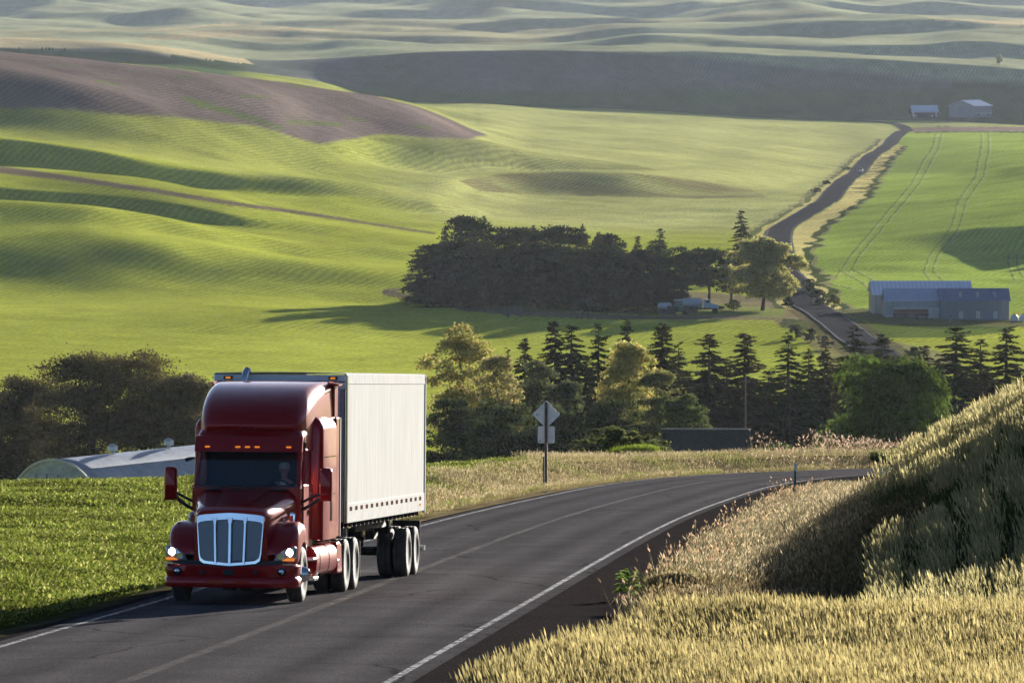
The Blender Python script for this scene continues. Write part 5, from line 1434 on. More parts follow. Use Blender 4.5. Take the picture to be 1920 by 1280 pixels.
def conifer_protos(kind, seed, H=14.0):
    """spruce: whorls of drooping boughs; pine: rounder clumps on upswept limbs"""
    rng = np.random.default_rng(seed)
    Ps, As, Ws, S, Cl = [], [], [], [], []
    b = MB(); b.tube([(0, 0, -1), (0.04, 0, H * .4), (0, .05, H * .8), (0, 0, H * .97)], [.24, .17, .08, .02], 7)
    R = H * (.27 if kind == 'spruce' else .24) * rng.uniform(.88, 1.12)
    tier = rng.uniform(.8, 1.35); tint = np.array([rng.uniform(.75, 1.35), rng.uniform(.8, 1.2), rng.uniform(.7, 1.2)]); asy = rng.uniform(0, 6.28)
    if kind == 'spruce':
        z = H * .03
        while z < H * .985:
            f = 1 - z / H
            r = R * (f ** .78) * rng.uniform(.66, 1.22) + .12
            k = rng.integers(5, 8)
            a0 = rng.uniform(0, 6.28)
            for q in range(k):
                if rng.random() < .10: continue
                zb = z + rng.normal(0, .016) * H
                a = a0 + 6.283 * q / k + rng.normal(0, .3); rr = r * rng.uniform(.5, 1.15) * (1 + .18 * math.cos(a - asy))
                d = np.array([math.cos(a), math.sin(a), 0]); droop = -.22 - .25 * f + (.5 if f < .12 else 0) + rng.normal(0, .12)
                m = max(6, int(rr * 17))
                tip = np.array([0, 0, zb]) + d * rr + np.array([0, 0, droop * rr * .7])
                b.tube([(0, 0, zb), tuple(np.array([0, 0, zb]) + d * rr * .55 + np.array([0, 0, droop * rr * .5])), tuple(tip)], [.035, .025, .008], 4)
                for t in np.linspace(.12, 1, m):
                    p = np.array([0, 0, zb]) + d * rr * t + np.array([0, 0, droop * rr * t * (1.1 - .4 * t)])
                    for sd in (-1, 1):
                        ww = np.array([-d[1], d[0], 0]) * sd
                        ax = d * .75 + ww * rng.uniform(.3, 1.0) + np.array([0, 0, rng.uniform(-.75, -.02)])
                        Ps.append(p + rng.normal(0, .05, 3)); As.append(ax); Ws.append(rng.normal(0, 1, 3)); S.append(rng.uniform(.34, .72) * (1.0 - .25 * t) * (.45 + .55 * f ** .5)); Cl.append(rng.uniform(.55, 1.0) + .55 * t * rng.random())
            z += H * .024 * tier * rng.uniform(.6, 1.5)
    else:
        for q in range(74):
            t = rng.uniform(.05, 1.0) ** .85
            z = H * t; a = rng.uniform(0, 6.283)
            env = R * math.sqrt(max(.03, 1 - ((t - .38) / .66) ** 2))
            rr = env * rng.uniform(.45, 1.05)
            c = np.array([math.cos(a) * rr, math.sin(a) * rr, z]); cr = H * rng.uniform(.07, .115)
            b.tube([(0, 0, z - .25 * rr), tuple(c)], [.07, .02], 4)
            for i in range(62):
                u = unit(rng.normal(size=3)); u[2] = abs(u[2]) * .8 - .15
                p = c + u * cr * np.array([1.25, 1.25, .75]) * rng.uniform(.5, 1)
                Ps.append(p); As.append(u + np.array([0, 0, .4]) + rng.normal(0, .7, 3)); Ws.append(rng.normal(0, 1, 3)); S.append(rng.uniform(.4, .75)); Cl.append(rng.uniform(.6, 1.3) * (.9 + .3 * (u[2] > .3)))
    P, A, W, S = np.array(Ps), unit(np.array(As)), np.array(Ws), np.array(S)
    W = unit(np.cross(A, W))
    K = kites(P, W, A, S * (.21 if kind == 'spruce' else .22), -S * .2, S * .9, .45)
    base = np.array([.044, .050, .023]) if kind == 'spruce' else np.array([.027, .031, .018])
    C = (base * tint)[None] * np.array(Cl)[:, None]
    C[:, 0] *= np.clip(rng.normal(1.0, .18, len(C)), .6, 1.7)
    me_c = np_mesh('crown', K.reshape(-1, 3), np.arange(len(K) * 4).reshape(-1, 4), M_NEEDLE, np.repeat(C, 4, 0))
    tr = b.build('trunk', M_BARK, None, smooth=True)
    mc, mt = me_c.data, tr.data
    bpy.data.objects.remove(me_c); bpy.data.objects.remove(tr)
    return mc, mt, H, R

SPR = [conifer_protos('spruce', 50 + k) for k in range(7)]
PIN = [conifer_protos('pine', 70 + k) for k in range(6)]

def conifer(protos, k, x, D, H, W, label, group, name, zoff=0.0):
    mc, mt, h0, r0 = protos[k % len(protos)]
    T = thing(name, label, 'tree', (x, D, gz(x, D) + zoff), (k * 2.399) % 6.28, group)
    for nm, me in (('crown', mc), ('trunk', mt)):
        o = bpy.data.objects.new(nm, me); COL.objects.link(o); o.parent = T
    T.scale = (W / (2 * r0), W / (2 * r0), H / h0)
    return T

OLIVE, MID, LIGHT, DARKL, WILLOW = (.070, .060, .026), (.095, .115, .034), (.36, .32, .10), (.042, .055, .021), (.080, .115, .022)
# near row behind the road, left to right
for i, a in enumerate([
    (-50, 735, 190, 650, 'dark olive tree at the very left edge behind the arched metal hut', OLIVE),
    (62, 700, 170, 655, 'dark olive tree standing over the front end of the arched metal hut', OLIVE),
    (165, 662, 190, 640, 'tall olive brown tree rising behind the nearer roof vent of the hut', OLIVE),
    (262, 652, 190, 645, 'tallest olive brown tree of the thicket behind the arched hut', (.085, .070, .032)),
    (345, 700, 150, 640, 'loose yellowish olive tree by the cab side of the white trailer', (.095, .082, .036)),
    (410, 735, 120, 650, 'low olive tree half hidden behind the maroon truck', OLIVE)]):
    broadleaf(a[0], a[1], a[2] * 1.4, a[3], a[4], a[5], 300 + i, 'thicket_tree', group='trees of the thicket behind the arched hut', z0=-.15, n=14000, size=.30, nbl=46, shell=.3, top=.95)
for i, a in enumerate([
    (862, 606, 160, 640, 'tall rounded pale yellow-green tree just right of the white trailer', LIGHT, .22, .80),
    (930, 664, 130, 630, 'pale golden tree leaning out below the tall rounded tree', (.30, .26, .10), .22, .8),
    (1005, 672, 125, 655, 'grey-green feathery tree above the diamond road sign', (.115, .125, .060), .12, .75),
    (1062, 712, 110, 640, 'small grey-green tree right of the diamond sign', (.10, .115, .052), .12, .75),
    (1178, 638, 140, 640, 'pale yellow-green tree with clustered leaves among dark firs', LIGHT, .25, .8),
    (1232, 690, 110, 628, 'mid green tree sloping down from the pale clustered tree', (.15, .155, .055), .15, .8),
    (1280, 738, 110, 610, 'small mid green tree above the dark shingled shed roof', (.10, .125, .040), .12, .8),
    (850, 745, 150, 605, 'dark green tree touching the rear edge of the trailer', DARKL, .03, .9),
    (945, 742, 170, 600, 'broad dark green tree left of the sign post', DARKL, .03, .9),
    (1050, 770, 160, 600, 'broad dark green tree behind the square sign plate', DARKL, .03, .9),
    (1150, 745, 150, 605, 'broad dark green tree above the roadside bush', DARKL, .03, .9)]):
    broadleaf(a[0], a[1], a[2], a[3], a[4], a[5], 330 + i, 'leafy_tree', group='leafy trees behind the bend', z0=a[6], n=5600, size=.30 if a[5] != LIGHT else .34, nbl=30, top=a[7], shell=.45)
broadleaf(1675, 653, 300, 560, 'big round weeping willow with hanging bright green foliage', WILLOW, 351, 'willow_tree', z0=.02, n=12000, size=.42, nbl=40, drape=.6, top=.95, shell=.55)
# firs in the same row
FIRS = [(952, 650, 55, 720, 'small dark fir at the left end of the fir row'), (985, 634, 75, 715, 'bushy dark fir beside the small end fir'),
        (1040, 597, 95, 712, 'tall dark fir, left one of a close pair'), (1072, 603, 95, 716, 'tall dark fir, right one of a close pair'),
        (1122, 604, 80, 720, 'slim dark fir between the close pair and the pale tree'), (1176, 597, 90, 726, 'dark fir peeping over the pale clustered tree'),
        (1243, 602, 110, 705, 'broad dark fir just right of the pale clustered tree'), (1272, 640, 90, 712, 'shorter fir tucked behind the broad dark fir'),
        (1330, 626, 125, 700, 'tall open fir standing over the shingled shed'), (1397, 620, 125, 700, 'tall fir with open boughs behind the thin pale pole'),
        (1440, 690, 80, 712, 'short fir filling the gap right of the thin pale pole'), (1479, 628, 115, 702, 'tall ragged fir in the middle of the row'),
        (1516, 654, 78, 706, 'narrow fir, left one of a twin top'), (1546, 652, 78, 708, 'narrow fir, right one of a twin top'),
        (1601, 608, 125, 735, 'dark fir standing in front of the valley road'), (1652, 626, 100, 750, 'dark fir peeping over the willow top'),
        (1732, 644, 85, 740, 'short dark fir above the right side of the willow'), (1793, 606, 125, 720, 'tall black fir right of the willow'),
        (1838, 634, 100, 722, 'slim black fir between two tall black firs'), (1888, 612, 140, 715, 'wide black fir at the right picture edge above the wheat'),
        (1850, 690, 150, 690, 'low black fir in front of the tall black firs'), (1925, 690, 120, 690, 'low black fir cut by the right picture edge')]
FIRS += [(px, pt, 105, 745, 'low dark fir filling a gap behind the taller firs') for px, pt in ((1290, 702), (1362, 690), (1425, 712), (1500, 700), (1532, 692), (1575, 684), (1628, 676), (1700, 690), (1762, 676), (1150, 668), (1100, 672))]
for i, (px, pt, w, D, lab) in enumerate(FIRS):
    x, _, zt = PW(px, pt, D); x = float(x)
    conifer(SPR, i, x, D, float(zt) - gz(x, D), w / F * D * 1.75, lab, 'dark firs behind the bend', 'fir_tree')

# the grove round the farmstead
BACK = [(812, 462), (835, 428), (862, 410), (885, 412), (908, 403), (940, 430), (960, 438), (982, 430), (1000, 422), (1026, 428), (1046, 437), (1067, 428), (1092, 420), (1122, 432), (1143, 443), (1168, 450), (1195, 440), (1238, 424)]
for i, (px, pt) in enumerate(BACK):
    D = 1272 - (px - 800) * .045 + 10 * (i % 3)
    x, _, zt = PW(px, pt, D); x = float(x)
    lab = {0: 'dark pine at the low left end of the farm grove', 4: 'highest pointed pine near the left end of the farm grove', 17: 'black-green pointed pine just left of the lime canopy in the grove'}.get(i, 'dark pine with a pointed top in the back row of the farm grove')
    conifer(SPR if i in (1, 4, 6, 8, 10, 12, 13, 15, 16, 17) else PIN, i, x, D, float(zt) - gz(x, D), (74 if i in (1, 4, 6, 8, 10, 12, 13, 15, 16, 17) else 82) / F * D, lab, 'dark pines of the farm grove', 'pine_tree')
FRONT = [(800, 492), (828, 470), (858, 455), (892, 462), (925, 470), (962, 462), (998, 466), (1032, 460), (1068, 472), (1104, 470), (1140, 462), (1172, 474), (1206, 470), (1240, 480)]
for i, (px, pt) in enumerate(FRONT):
    D = 1242 - (px - 800) * .045 + 6 * (i % 3)
    x, _, zt = PW(px, pt, D); x = float(x)
    lab = 'round dark pine bulging out at the lower left corner of the farm grove' if i == 0 else 'round dark pine in the front row of the farm grove'
    conifer(PIN, i + 2, x, D, float(zt) - gz(x, D), 88 / F * D, lab, 'dark pines of the farm grove', 'pine_tree', -.3)
    conifer(PIN, i + 1, x + 1.5, D - 6, (float(zt) - gz(x, D)) * (.62 + .08 * (i % 2)), 78 / F * D, 'low dark pine under the front row of the farm grove', 'dark pines of the farm grove', 'pine_tree', -.6)
x, _, zt = PW(1390, 391, 1400); conifer(SPR, 3, float(x), 1400, float(zt) - gz(float(x), 1400), 80 / F * 1400, 'lone spruce with wide lower boughs standing above the round tree', None, 'spruce_tree')
for i, a in enumerate([
    (1232, 448, 80, 1320, 'lime green canopy showing between the dark grove trees', (.19, .22, .045), .25, 2600),
    (1277, 462, 105, 1242, 'dark round maple with a bare trunk beside the farm machines', (.042, .058, .022), .28, 3600),
    (1326, 458, 100, 1242, 'dark round maple with a bare trunk behind the white tank truck', (.042, .058, .022), .28, 3600),
    (1368, 470, 80, 1262, 'dark maple between the round maples and the big pale tree', (.05, .065, .024), .2, 2600),
    (1428, 443, 150, 1240, 'big rounded grey-green tree with a forked trunk beside the valley road', (.36, .34, .11), .10, 15000),
    (1375, 562, 34, 1235, 'upright green shrub beside the big tree trunk', (.13, .15, .05), .02, 900),
    (1352, 574, 20, 1238, 'small dark shrub left of the upright green shrub', (.06, .08, .03), .02, 500)]):
    broadleaf(a[0], a[1], a[2] * (1.12 if i == 4 else 1), a[3], a[4], a[5], 370 + i, 'leafy_tree' if i < 5 else 'shrub', 'tree' if i < 5 else 'shrub', None, z0=a[6], n=a[7], size=.55 if i < 5 else .3, nbl=28 if i != 4 else 60, shell=.5 if i != 4 else .3)
# shrubs along the valley road
for i, (px, pt, w, py, lab, col) in enumerate([
    (1532, 540, 55, 572, 'dark green roadside shrub right of the big rounded tree', DARKL), (1518, 522, 34, 548, 'low dark shrub on the road edge behind the big rounded tree', DARKL),
    (1562, 551, 42, 578, 'pale yellow roadside shrub left of the farm sheds', (.25, .25, .09)), (1478, 556, 30, 576, 'dark low bush at the yard entrance', DARKL),
    (1492, 608, 44, 634, 'grey-green bush on the near side of the valley road', (.10, .12, .05)), (1520, 614, 46, 640, 'larger grey-green bush on the near side of the valley road', (.12, .13, .06)),
    (1548, 628, 40, 655, 'buff coloured bush where the valley road meets the firs', (.24, .20, .11)), (1715, 650, 40, 676, 'dusty green bush in the pale ground above the willow', (.12, .13, .06))]):
    x, D, zg = hit(px, py)
    broadleaf(px, 0, w, D, lab, col, 400 + i, 'shrub', 'shrub', 'shrubs along the valley road', z0=.0, n=900, size=.4, nbl=14, loc=(x, D, zg, (py - pt) / F * D), shell=.3)
# hedge-like scrub on the left verge of the far road
for i, (px, py, w, h, lab) in enumerate([(1530, 360, 26, 9, 'dark scrub on the left verge of the far road, nearest clump'), (1550, 345, 22, 8, 'dark scrub on the left verge of the far road, middle clump'), (1590, 318, 26, 6, 'dark scrub on the left verge of the far road, farthest clump')]):
    x, D, zg = hit(px, py)
    broadleaf(px, 0, w, D, lab, (.06, .08, .035), 420 + i, 'shrub', 'shrub', 'scrub on the far road verge', z0=0, n=500, size=.55, nbl=12, loc=(x, D, zg - .3, h / F * D), shell=.3)
x, D, zg = hit(1873, 122, 3200)
broadleaf(1873, 0, 12, D, 'tiny lone pale tree on the far ridge at the right', (.5, .48, .30), 430, 'leafy_tree', 'tree', None, z0=.1, n=500, size=1.2, nbl=14, loc=(x, D, zg, 19 / F * D))
# bushes right behind the near road
def bush(px, ptop, w, D, label, col, seed, n=5200, size=.13):
    x = (px - 960) / F * D; zg = gz(x, D); H = float(PW(px, ptop, D)[2]) - zg
    broadleaf(px, 0, w, D, label, col, seed, 'bush', 'bush', None, z0=-.05, n=n, size=size, nbl=40, loc=(x, D, zg, H), shell=.3, top=.9)
bush(1168, 800, 205, 305, 'rounded green roadside bush in front of the shingled shed', (.13, .145, .050), 441, 7000)
bush(1452, 826, 120, 335, 'low dark green bush right of the shingled shed', (.055, .085, .028), 442, 4500)
bush(1290, 845, 60, 330, 'low dark bush at the left foot of the shingled shed', (.075, .085, .03), 443, 2000)
# ------------------------------------------------------------------ buildings, machines, signs
def metal_sheet(name, col, rib, axis='X', rough=.4, metal=.3, var=.15, stain=(1, 1, .25)):
    """ribbed sheet metal: ribs every rib metres along an axis, streaky weathering"""
    m, nt, out = mat_new(name)
    p = nt.nodes.new('ShaderNodeBsdfPrincipled'); L(nt, p.outputs[0], out.inputs[0])
    tc = nt.nodes.new('ShaderNodeTexCoord'); mp = nt.nodes.new('ShaderNodeMapping'); mp.inputs['Scale'].default_value = stain; L(nt, tc.outputs['Object'], mp.inputs[0])
    nz = N(nt, 'ShaderNodeTexNoise', Scale=1.1, Detail=6.0, Roughness=.7); L(nt, mp.outputs[0], nz.inputs['Vector'])
    r = nt.nodes.new('ShaderNodeMapRange'); r.inputs[1].default_value, r.inputs[2].default_value = .3, .7; r.inputs[3].default_value, r.inputs[4].default_value = 1 - var, 1 + var; L(nt, nz.outputs[0], r.inputs[0])
    wv = N(nt, 'ShaderNodeTexWave', wave_type='BANDS', bands_direction=axis, Scale=.3142 / rib, Distortion=0.0); L(nt, tc.outputs['Object'], wv.inputs['Vector'])
    r2 = nt.nodes.new('ShaderNodeMapRange'); r2.inputs[3].default_value, r2.inputs[4].default_value = .86, 1.06; L(nt, wv.outputs['Fac'], r2.inputs[0])
    a = N(nt, 'ShaderNodeMath', operation='MULTIPLY'); L(nt, r.outputs[0], a.inputs[0]); L(nt, r2.outputs[0], a.inputs[1])
    mx = N(nt, 'ShaderNodeMix', data_type='RGBA', blend_type='MULTIPLY'); mx.inputs[0].default_value = 1; mx.inputs[6].default_value = (*col, 1); L(nt, a.outputs[0], mx.inputs[7])
    L(nt, mx.outputs[2], p.inputs['Base Color']); p.inputs['Roughness'].default_value = rough; p.inputs['Metallic'].default_value = metal
    b = nt.nodes.new('ShaderNodeBump'); b.inputs['Strength'].default_value = .5; b.inputs['Distance'].default_value = .04; L(nt, wv.outputs['Fac'], b.inputs['Height']); L(nt, b.outputs[0], p.inputs['Normal'])
    return m

# arched metal hut: local X along the ridge
def hut():
    p0 = PW(102, 862, 560); p1 = PW(360, 825, 580)
    v = Vector((float(p1[0] - p0[0]), 19.0, 0)); ang = math.atan2(v.y, v.x)
    R = 5.6
    T = thing('quonset_hut', 'weathered arched metal hut with two roof vents behind the left field', 'hut', (float(p0[0]), 560, float(p0[2]) - R), ang)
    SKIN = metal_sheet('galvanised_arch', (.33, .37, .45), .18, 'X', .5, .3, .28, (.8, 1, .25)); END = metal_sheet('corrugated_end', (.33, .37, .42), .16, 'Z', .5, .4, .3, (.3, 1, 1))
    arc = [(R * math.cos(t), R * math.sin(t)) for t in np.linspace(0, math.pi, 33)]
    Lh = 44
    b = MB(); b.loft([[(x, y, z) for y, z in arc] for x in np.linspace(0, Lh, 23)], False, False); b.build('roof', SKIN, T, smooth=True, solid=.06)
    b = MB(); b.face([(.12, y, z) for y, z in arc]); ew = b.build('end_wall', END, T)
    b = MB(); b.face([(Lh - .12, y, z) for y, z in arc[::-1]]); b.build('end_wall', END, T)
    b = MB(); b.tube([(-.03, y * 1.006, z * 1.006) for y, z in arc], .11, 6, False); b.build('arch_trim', pbr('pale_trim', (.5, .5, .48), .5), T, smooth=True)
    b = MB()
    for z0_ in (3.0, 4.75):
        yy = math.sqrt(R * R - z0_ * z0_) + .02
        for s in (-1, 1): b.box(0, Lh, s*yy - .03, s*yy + .03, z0_ - .02, z0_ + .04)
    b.build('purlin_seams', pbr('dark_seam', (.10, .11, .13), .6), T)
    b = MB(); b.box(.0, .1, -.4, 2.2, 1.0, 4.2); d = b.build('end_door', END, ew)
    b = MB()
    for y in (-.4, .9, 2.2): b.box(-.06, 0, y - .05, y + .05, 1.0, 4.2)
    b.build('door_frame', pbr('dark_frame', (.12, .14, .17), .6), d)
    for px in (210, 316):
        t = (px - 102) / 258.0 * v.length
        b = MB(); b.lathe([(R - .1, .20), (R + .25, .20), (R + .26, .44), (R + .36, .50), (R + .72, .46), (R + .76, .52), (R + .95, .25), (R + 1.02, .02)], 'Z', 6, (t, 0, 0)); vt = b.build('roof_vent', pbr('vent_zinc', (.45, .47, .50), .35, .5, .15, 4), T)
        b = MB(); b.lathe([(R + .27, .46), (R + .31, .49), (R + .33, .46)], 'Z', 6, (t, 0, 0)); b.build('vent_collar', pbr('vent_dark', (.18, .19, .2), .6), vt)
hut()

def house(name, label, cat, px0, px1, pbase, D, wall_h, roof_h, depth, wall, roof, yaw=0.0, eave=.35, group=None, z=None):
    """gabled shed with its ridge along local X, its long side facing -Y; origin at the middle of the front wall foot"""
    x0, _, z0 = PW(px0, pbase, D); x1 = PW(px1, pbase, D)[0]
    w = float(x1 - x0) / math.cos(yaw)
    T = thing(name, label, cat, (float(x0 + x1) / 2, D, float(z0) if z is None else z), yaw, group)
    h = w / 2
    b = MB()
    b.loft([[(s, 0, -1.5), (s, depth, -1.5), (s, depth, wall_h), (s, depth / 2, wall_h + roof_h), (s, 0, wall_h)] for s in (-h, h)])
    wl_ = b.build('walls', wall, T)
    b = MB(); e = eave; sl = roof_h / (depth / 2)
    b.loft([[(s, -e, wall_h - e * sl + .06), (s, depth / 2, wall_h + roof_h + .06), (s, depth + e, wall_h - e * sl + .06), (s, depth + e, wall_h - e * sl + .18), (s, depth / 2, wall_h + roof_h + .20), (s, -e, wall_h - e * sl + .18)] for s in (-h - e, h + e)])
    rf = b.build('roof', roof, T)
    return T, h, rf, wl_

TAN = metal_sheet('tan_siding', (.46, .42, .34), .6, 'Y', .6, .0, .1); BLUEROOF = metal_sheet('pale_roof_sheet', (.72, .79, .90), .9, 'X', .35, .1, .05)
GREYROOF = metal_sheet('grey_roof_sheet', (.46, .54, .68), .6, 'X', .38, .35, .16); BLUEW = metal_sheet('blue_grey_siding', (.17, .205, .265), .6, 'X', .5, .1, .12); DBLUE = metal_sheet('slate_blue_roof', (.15, .20, .34), .6, 'X', .4, .3, .14)
GREYW = metal_sheet('pale_grey_siding', (.31, .36, .40), .6, 'X', .5, .1, .25); WHITE = pbr('white_trim', (.55, .56, .55), .5, 0, .08, 3); GLZ = pbr('skylight_sheet', (.30, .40, .42), .3, 0, .2, 3)
def gate_boxes(T, items, name, mat):
    for (x0, x1, z0_, z1_, y) in items:
        b = MB(); b.box(x0, x1, y - .05, y + .05, z0_, z1_); b.build(name, mat, T)
# the three joined farm sheds
D0 = 1215.0; k = D0 / F
T, h, rf, wl_ = house('farm_shed', 'long tan walled farm shed with the palest metal roof, behind the two blue-grey sheds', 'shed', 1637, 1822, 588, 1232, 36 * k, 22 * k, 15.0, TAN, BLUEROOF)
b = MB(); b.box(-h - .03, -h + .25, -.03, .12, -.5, 36 * k); b.build('corner_trim', WHITE, wl_)
b = MB(); b.box(h + .36, h + .5, -.4, 7.5, 36 * k - .3, 36 * k - .1); b.build('gutter', WHITE, rf)
T, h, rf, wl_ = house('farm_shed', 'middle farm shed with light blue-grey roof and a red seed drill along its wall', 'shed', 1660, 1766, 602, 1212, 38 * k, 20 * k, 9.0, GREYW, GREYROOF, eave=.3)
gate_boxes(T, [(-h + 1.6, -h + 4.6, .9, 2.8, -.04), (-h + 4.9, -h + 7.6, .9, 2.8, -.04), (-h + 8.0, h - .5, .1, 2.8, -.04), (-h + .1, -h + 1.4, .1, 1.2, -.04)], 'door_panel', WHITE)
T, h, rf, wl_ = house('farm_shed', 'dark slate-blue farm shed with three windows below three roof skylights', 'shed', 1764, 1892, 605, 1210, 41 * k, 20 * k, 9.5, BLUEW, DBLUE, eave=.3)
sl = 20 * k / 4.75
for i, px in enumerate((1802, 1834, 1866)):
    xx = (px - 1828) * k
    b = MB(); yy = 2.1; zz = 41 * k + sl * yy + .22
    b.loft([[(xx - .33, yy - 1.2, zz - 1.2 * sl), (xx + .33, yy - 1.2, zz - 1.2 * sl), (xx + .33, yy + 1.1, zz + 1.1 * sl), (xx - .33, yy + 1.1, zz + 1.1 * sl)], [(xx - .33, yy - 1.2, zz - 1.2 * sl + .05), (xx + .33, yy - 1.2, zz - 1.2 * sl + .05), (xx + .33, yy + 1.1, zz + 1.1 * sl + .05), (xx - .33, yy + 1.1, zz + 1.1 * sl + .05)]]); b.build('skylight', GLZ, rf)
    b = MB(); b.box(xx - .38, xx + .38, -.06, .02, .95, 2.35); fr_ = b.build('window', WHITE, wl_)
    b = MB(); b.box(xx - .28, xx + .28, -.08, -.05, 1.05, 2.25); b.build('pane', GLZ, fr_)
b = MB(); b.box(-h - .04, h + .04, -.05, .05, -.3, .55); b.build('plinth', pbr('concrete_base', (.20, .16, .15), .8), wl_)

# seed drill in front of the middle shed
def drill():
    x0, D, z = PW(1708, 603, 1206)
    T = thing('seed_drill', 'low dark red seed drill parked along the middle farm shed', 'farm machine', (float(x0), D, gz(float(x0), D)))
    red = pbr('faded_red_paint', (.13, .03, .022), .6, 0, .3, 2); st = pbr('grey_lid', (.25, .26, .28), .5)
    b = MB(); b.loft([[(-3.6, -.5, .55), (-3.6, .5, .55), (-3.6, .6, 1.25), (-3.6, -.6, 1.25)], [(3.6, -.5, .55), (3.6, .5, .55), (3.6, .6, 1.25), (3.6, -.6, 1.25)]]); b.build('seed_box', red, T, bevel=.05)
    b = MB(); b.box(-3.65, 3.65, -.65, .65, 1.25, 1.36); b.build('lid', st, T, bevel=.03)
    b = MB(); b.box(-3.6, 3.6, -.05, .05, 1.36, 1.95); b.build('back_rail', red, T)
    for x in (-3.2, -1.1, 1.1, 3.2):
        b = MB(); b.lathe([(x - .12, .42), (x + .12, .42)], 'X', 16, (0, -.1, .42)); b.build('wheel', RUBBER, T, smooth=True, angle=35)
    for i, x in enumerate(np.linspace(-3.3, 3.3, 14)):
        b = MB(); b.lathe([(x - .02, .24), (x + .02, .24)], 'X', 10, (0, -.7, .25)); b.build('disc', FRAMEM, T)
    b = MB(); b.box(-.6, .6, -.72, -.66, .8, 1.0); b.build('plate', st, T)
drill()

def post_thing(name, label, cat, px, py, Dh, parts):
    x = (px - 960) / F * Dh
    T = thing(name, label, cat, (x, Dh, gz(x, Dh)))
    for nm, bm_, mt in parts: bm_.build(nm, mt, T, smooth=True)
    return T
b1 = MB(); b1.tube([(0, 0, -.3), (0, 0, 1.1), (.25, 0, 1.35), (.9, 0, 1.3)], .09, 8); b2 = MB(); b2.tube([(.9, 0, 1.3), (1.2, 0, 1.15)], .12, 8)
post_thing('fuel_stand', 'small pale green bent pipe stand left of the farm sheds', 'pipe stand', 1582, 588, 1228, [('pipe', b1, pbr('mint_paint', (.35, .5, .46), .5)), ('nozzle', b2, WHITE)])
for i, (px, lab) in enumerate(((1903, 'white round-topped tank beside the slate-blue shed'), (1919, 'white round-topped tank at the right picture edge'))):
    x = (px - 960) / F * 1206
    T = thing('storage_tank', lab, 'tank', (x, 1206, gz(x, 1206)), group='white tanks beside the farm sheds')
    b = MB(); b.lathe([(-.2, .75), (.5, .85), (.95, .72), (1.3, .40), (1.42, .02)], 'Z', 20); b.build('tank_shell', pbr('white_tank', (.6, .62, .64), .4), T, smooth=True)
    b = MB(); b.lathe([(1.38, .16), (1.52, .16), (1.56, .02)], 'Z', 10); b.build('cap', BLACKP, T)
x = (1735 - 960) / F * 1200
b1 = MB(); b1.tube([(0, 0, -.2), (0, 0, 1.1)], .05, 6); b2 = MB(); b2.box(-.16, .16, -.1, .1, 1.0, 1.35)
post_thing('water_hydrant', 'thin pale yard hydrant in the grass before the slate-blue shed', 'hydrant', 1783, 606, 1199, [('pipe', b1, WHITE), ('head', b2, BLACKP)])

# far barns by the bend
kf = 3375 / F
T, h, rf, wl_ = house('barn', 'far open-fronted barn with pale blue roof and dark inside, beside the road bend', 'barn', 1711, 1757, 218, 3372, 2.6, 3.4, 14, pbr('dark_barn', (.045, .06, .075), .8), BLUEROOF, eave=.8)
for xx in (-h + .4, h - .4):
    b = MB(); b.box(xx - .5, xx + .5, -.5, -.1, -.5, 2.6); b.build('door_post', WHITE, T)
for xx in (-h + 1.3, h - 3):
    b = MB(); b.box(xx - .6, xx + .9, -1.4, -.7, -.3, .6); b.build('stored_bale', WHITE, T, bevel=.1)
b = MB(); b.box(-h - 1.3, -h - .9, .3, 10, 1.0, 3.2); b.build('side_wall', pbr('red_barn', (.16, .06, .05), .8), T)
x0, D, z = PW(1803, 214, 3375)
T = thing('barn', 'far pale grey gabled barn right of the open-fronted barn', 'barn', (float(x0), D, float(z)), -.55)
PB = metal_sheet('pale_barn_sheet', (.30, .33, .40), 2.0, 'X', .5, .2, .1)
b = MB(); b.loft([[(-8.2, y, -2), (8.2, y, -2), (8.2, y, 4.6), (0, y, 7.6), (-8.2, y, 4.6)] for y in (0, 22)]); wl_ = b.build('walls', PB, T)
b = MB(); b.loft([[(-8.9, y, 4.45), (0, y, 7.75), (8.9, y, 4.45), (8.9, y, 4.7), (0, y, 8.0), (-8.9, y, 4.7)] for y in (-.5, 22.5)]); b.build('roof', BLUEROOF, T)
b = MB(); b.box(-2.6, 2.6, -.15, .1, -1, 4.4); dr = b.build('sliding_door', metal_sheet('door_sheet', (.25, .28, .36), 1.2, 'X', .5, .2, .1), wl_)
x0, D, z = PW(1844, 216, 3360)
T = thing('flatbed_wagon', 'tiny pale flat wagon beside the far gabled barn', 'wagon', (float(x0), D, float(z)), .1)
b = MB(); b.box(-4.5, 4.5, -1.2, 1.2, .9, 1.3); b.build('deck', WHITE, T)
for xx in (-3, 3):
    b = MB(); b.lathe([(xx - .3, .5), (xx + .3, .5)], 'X', 12, (0, 0, .4)); b.build('wheel', RUBBER, T)

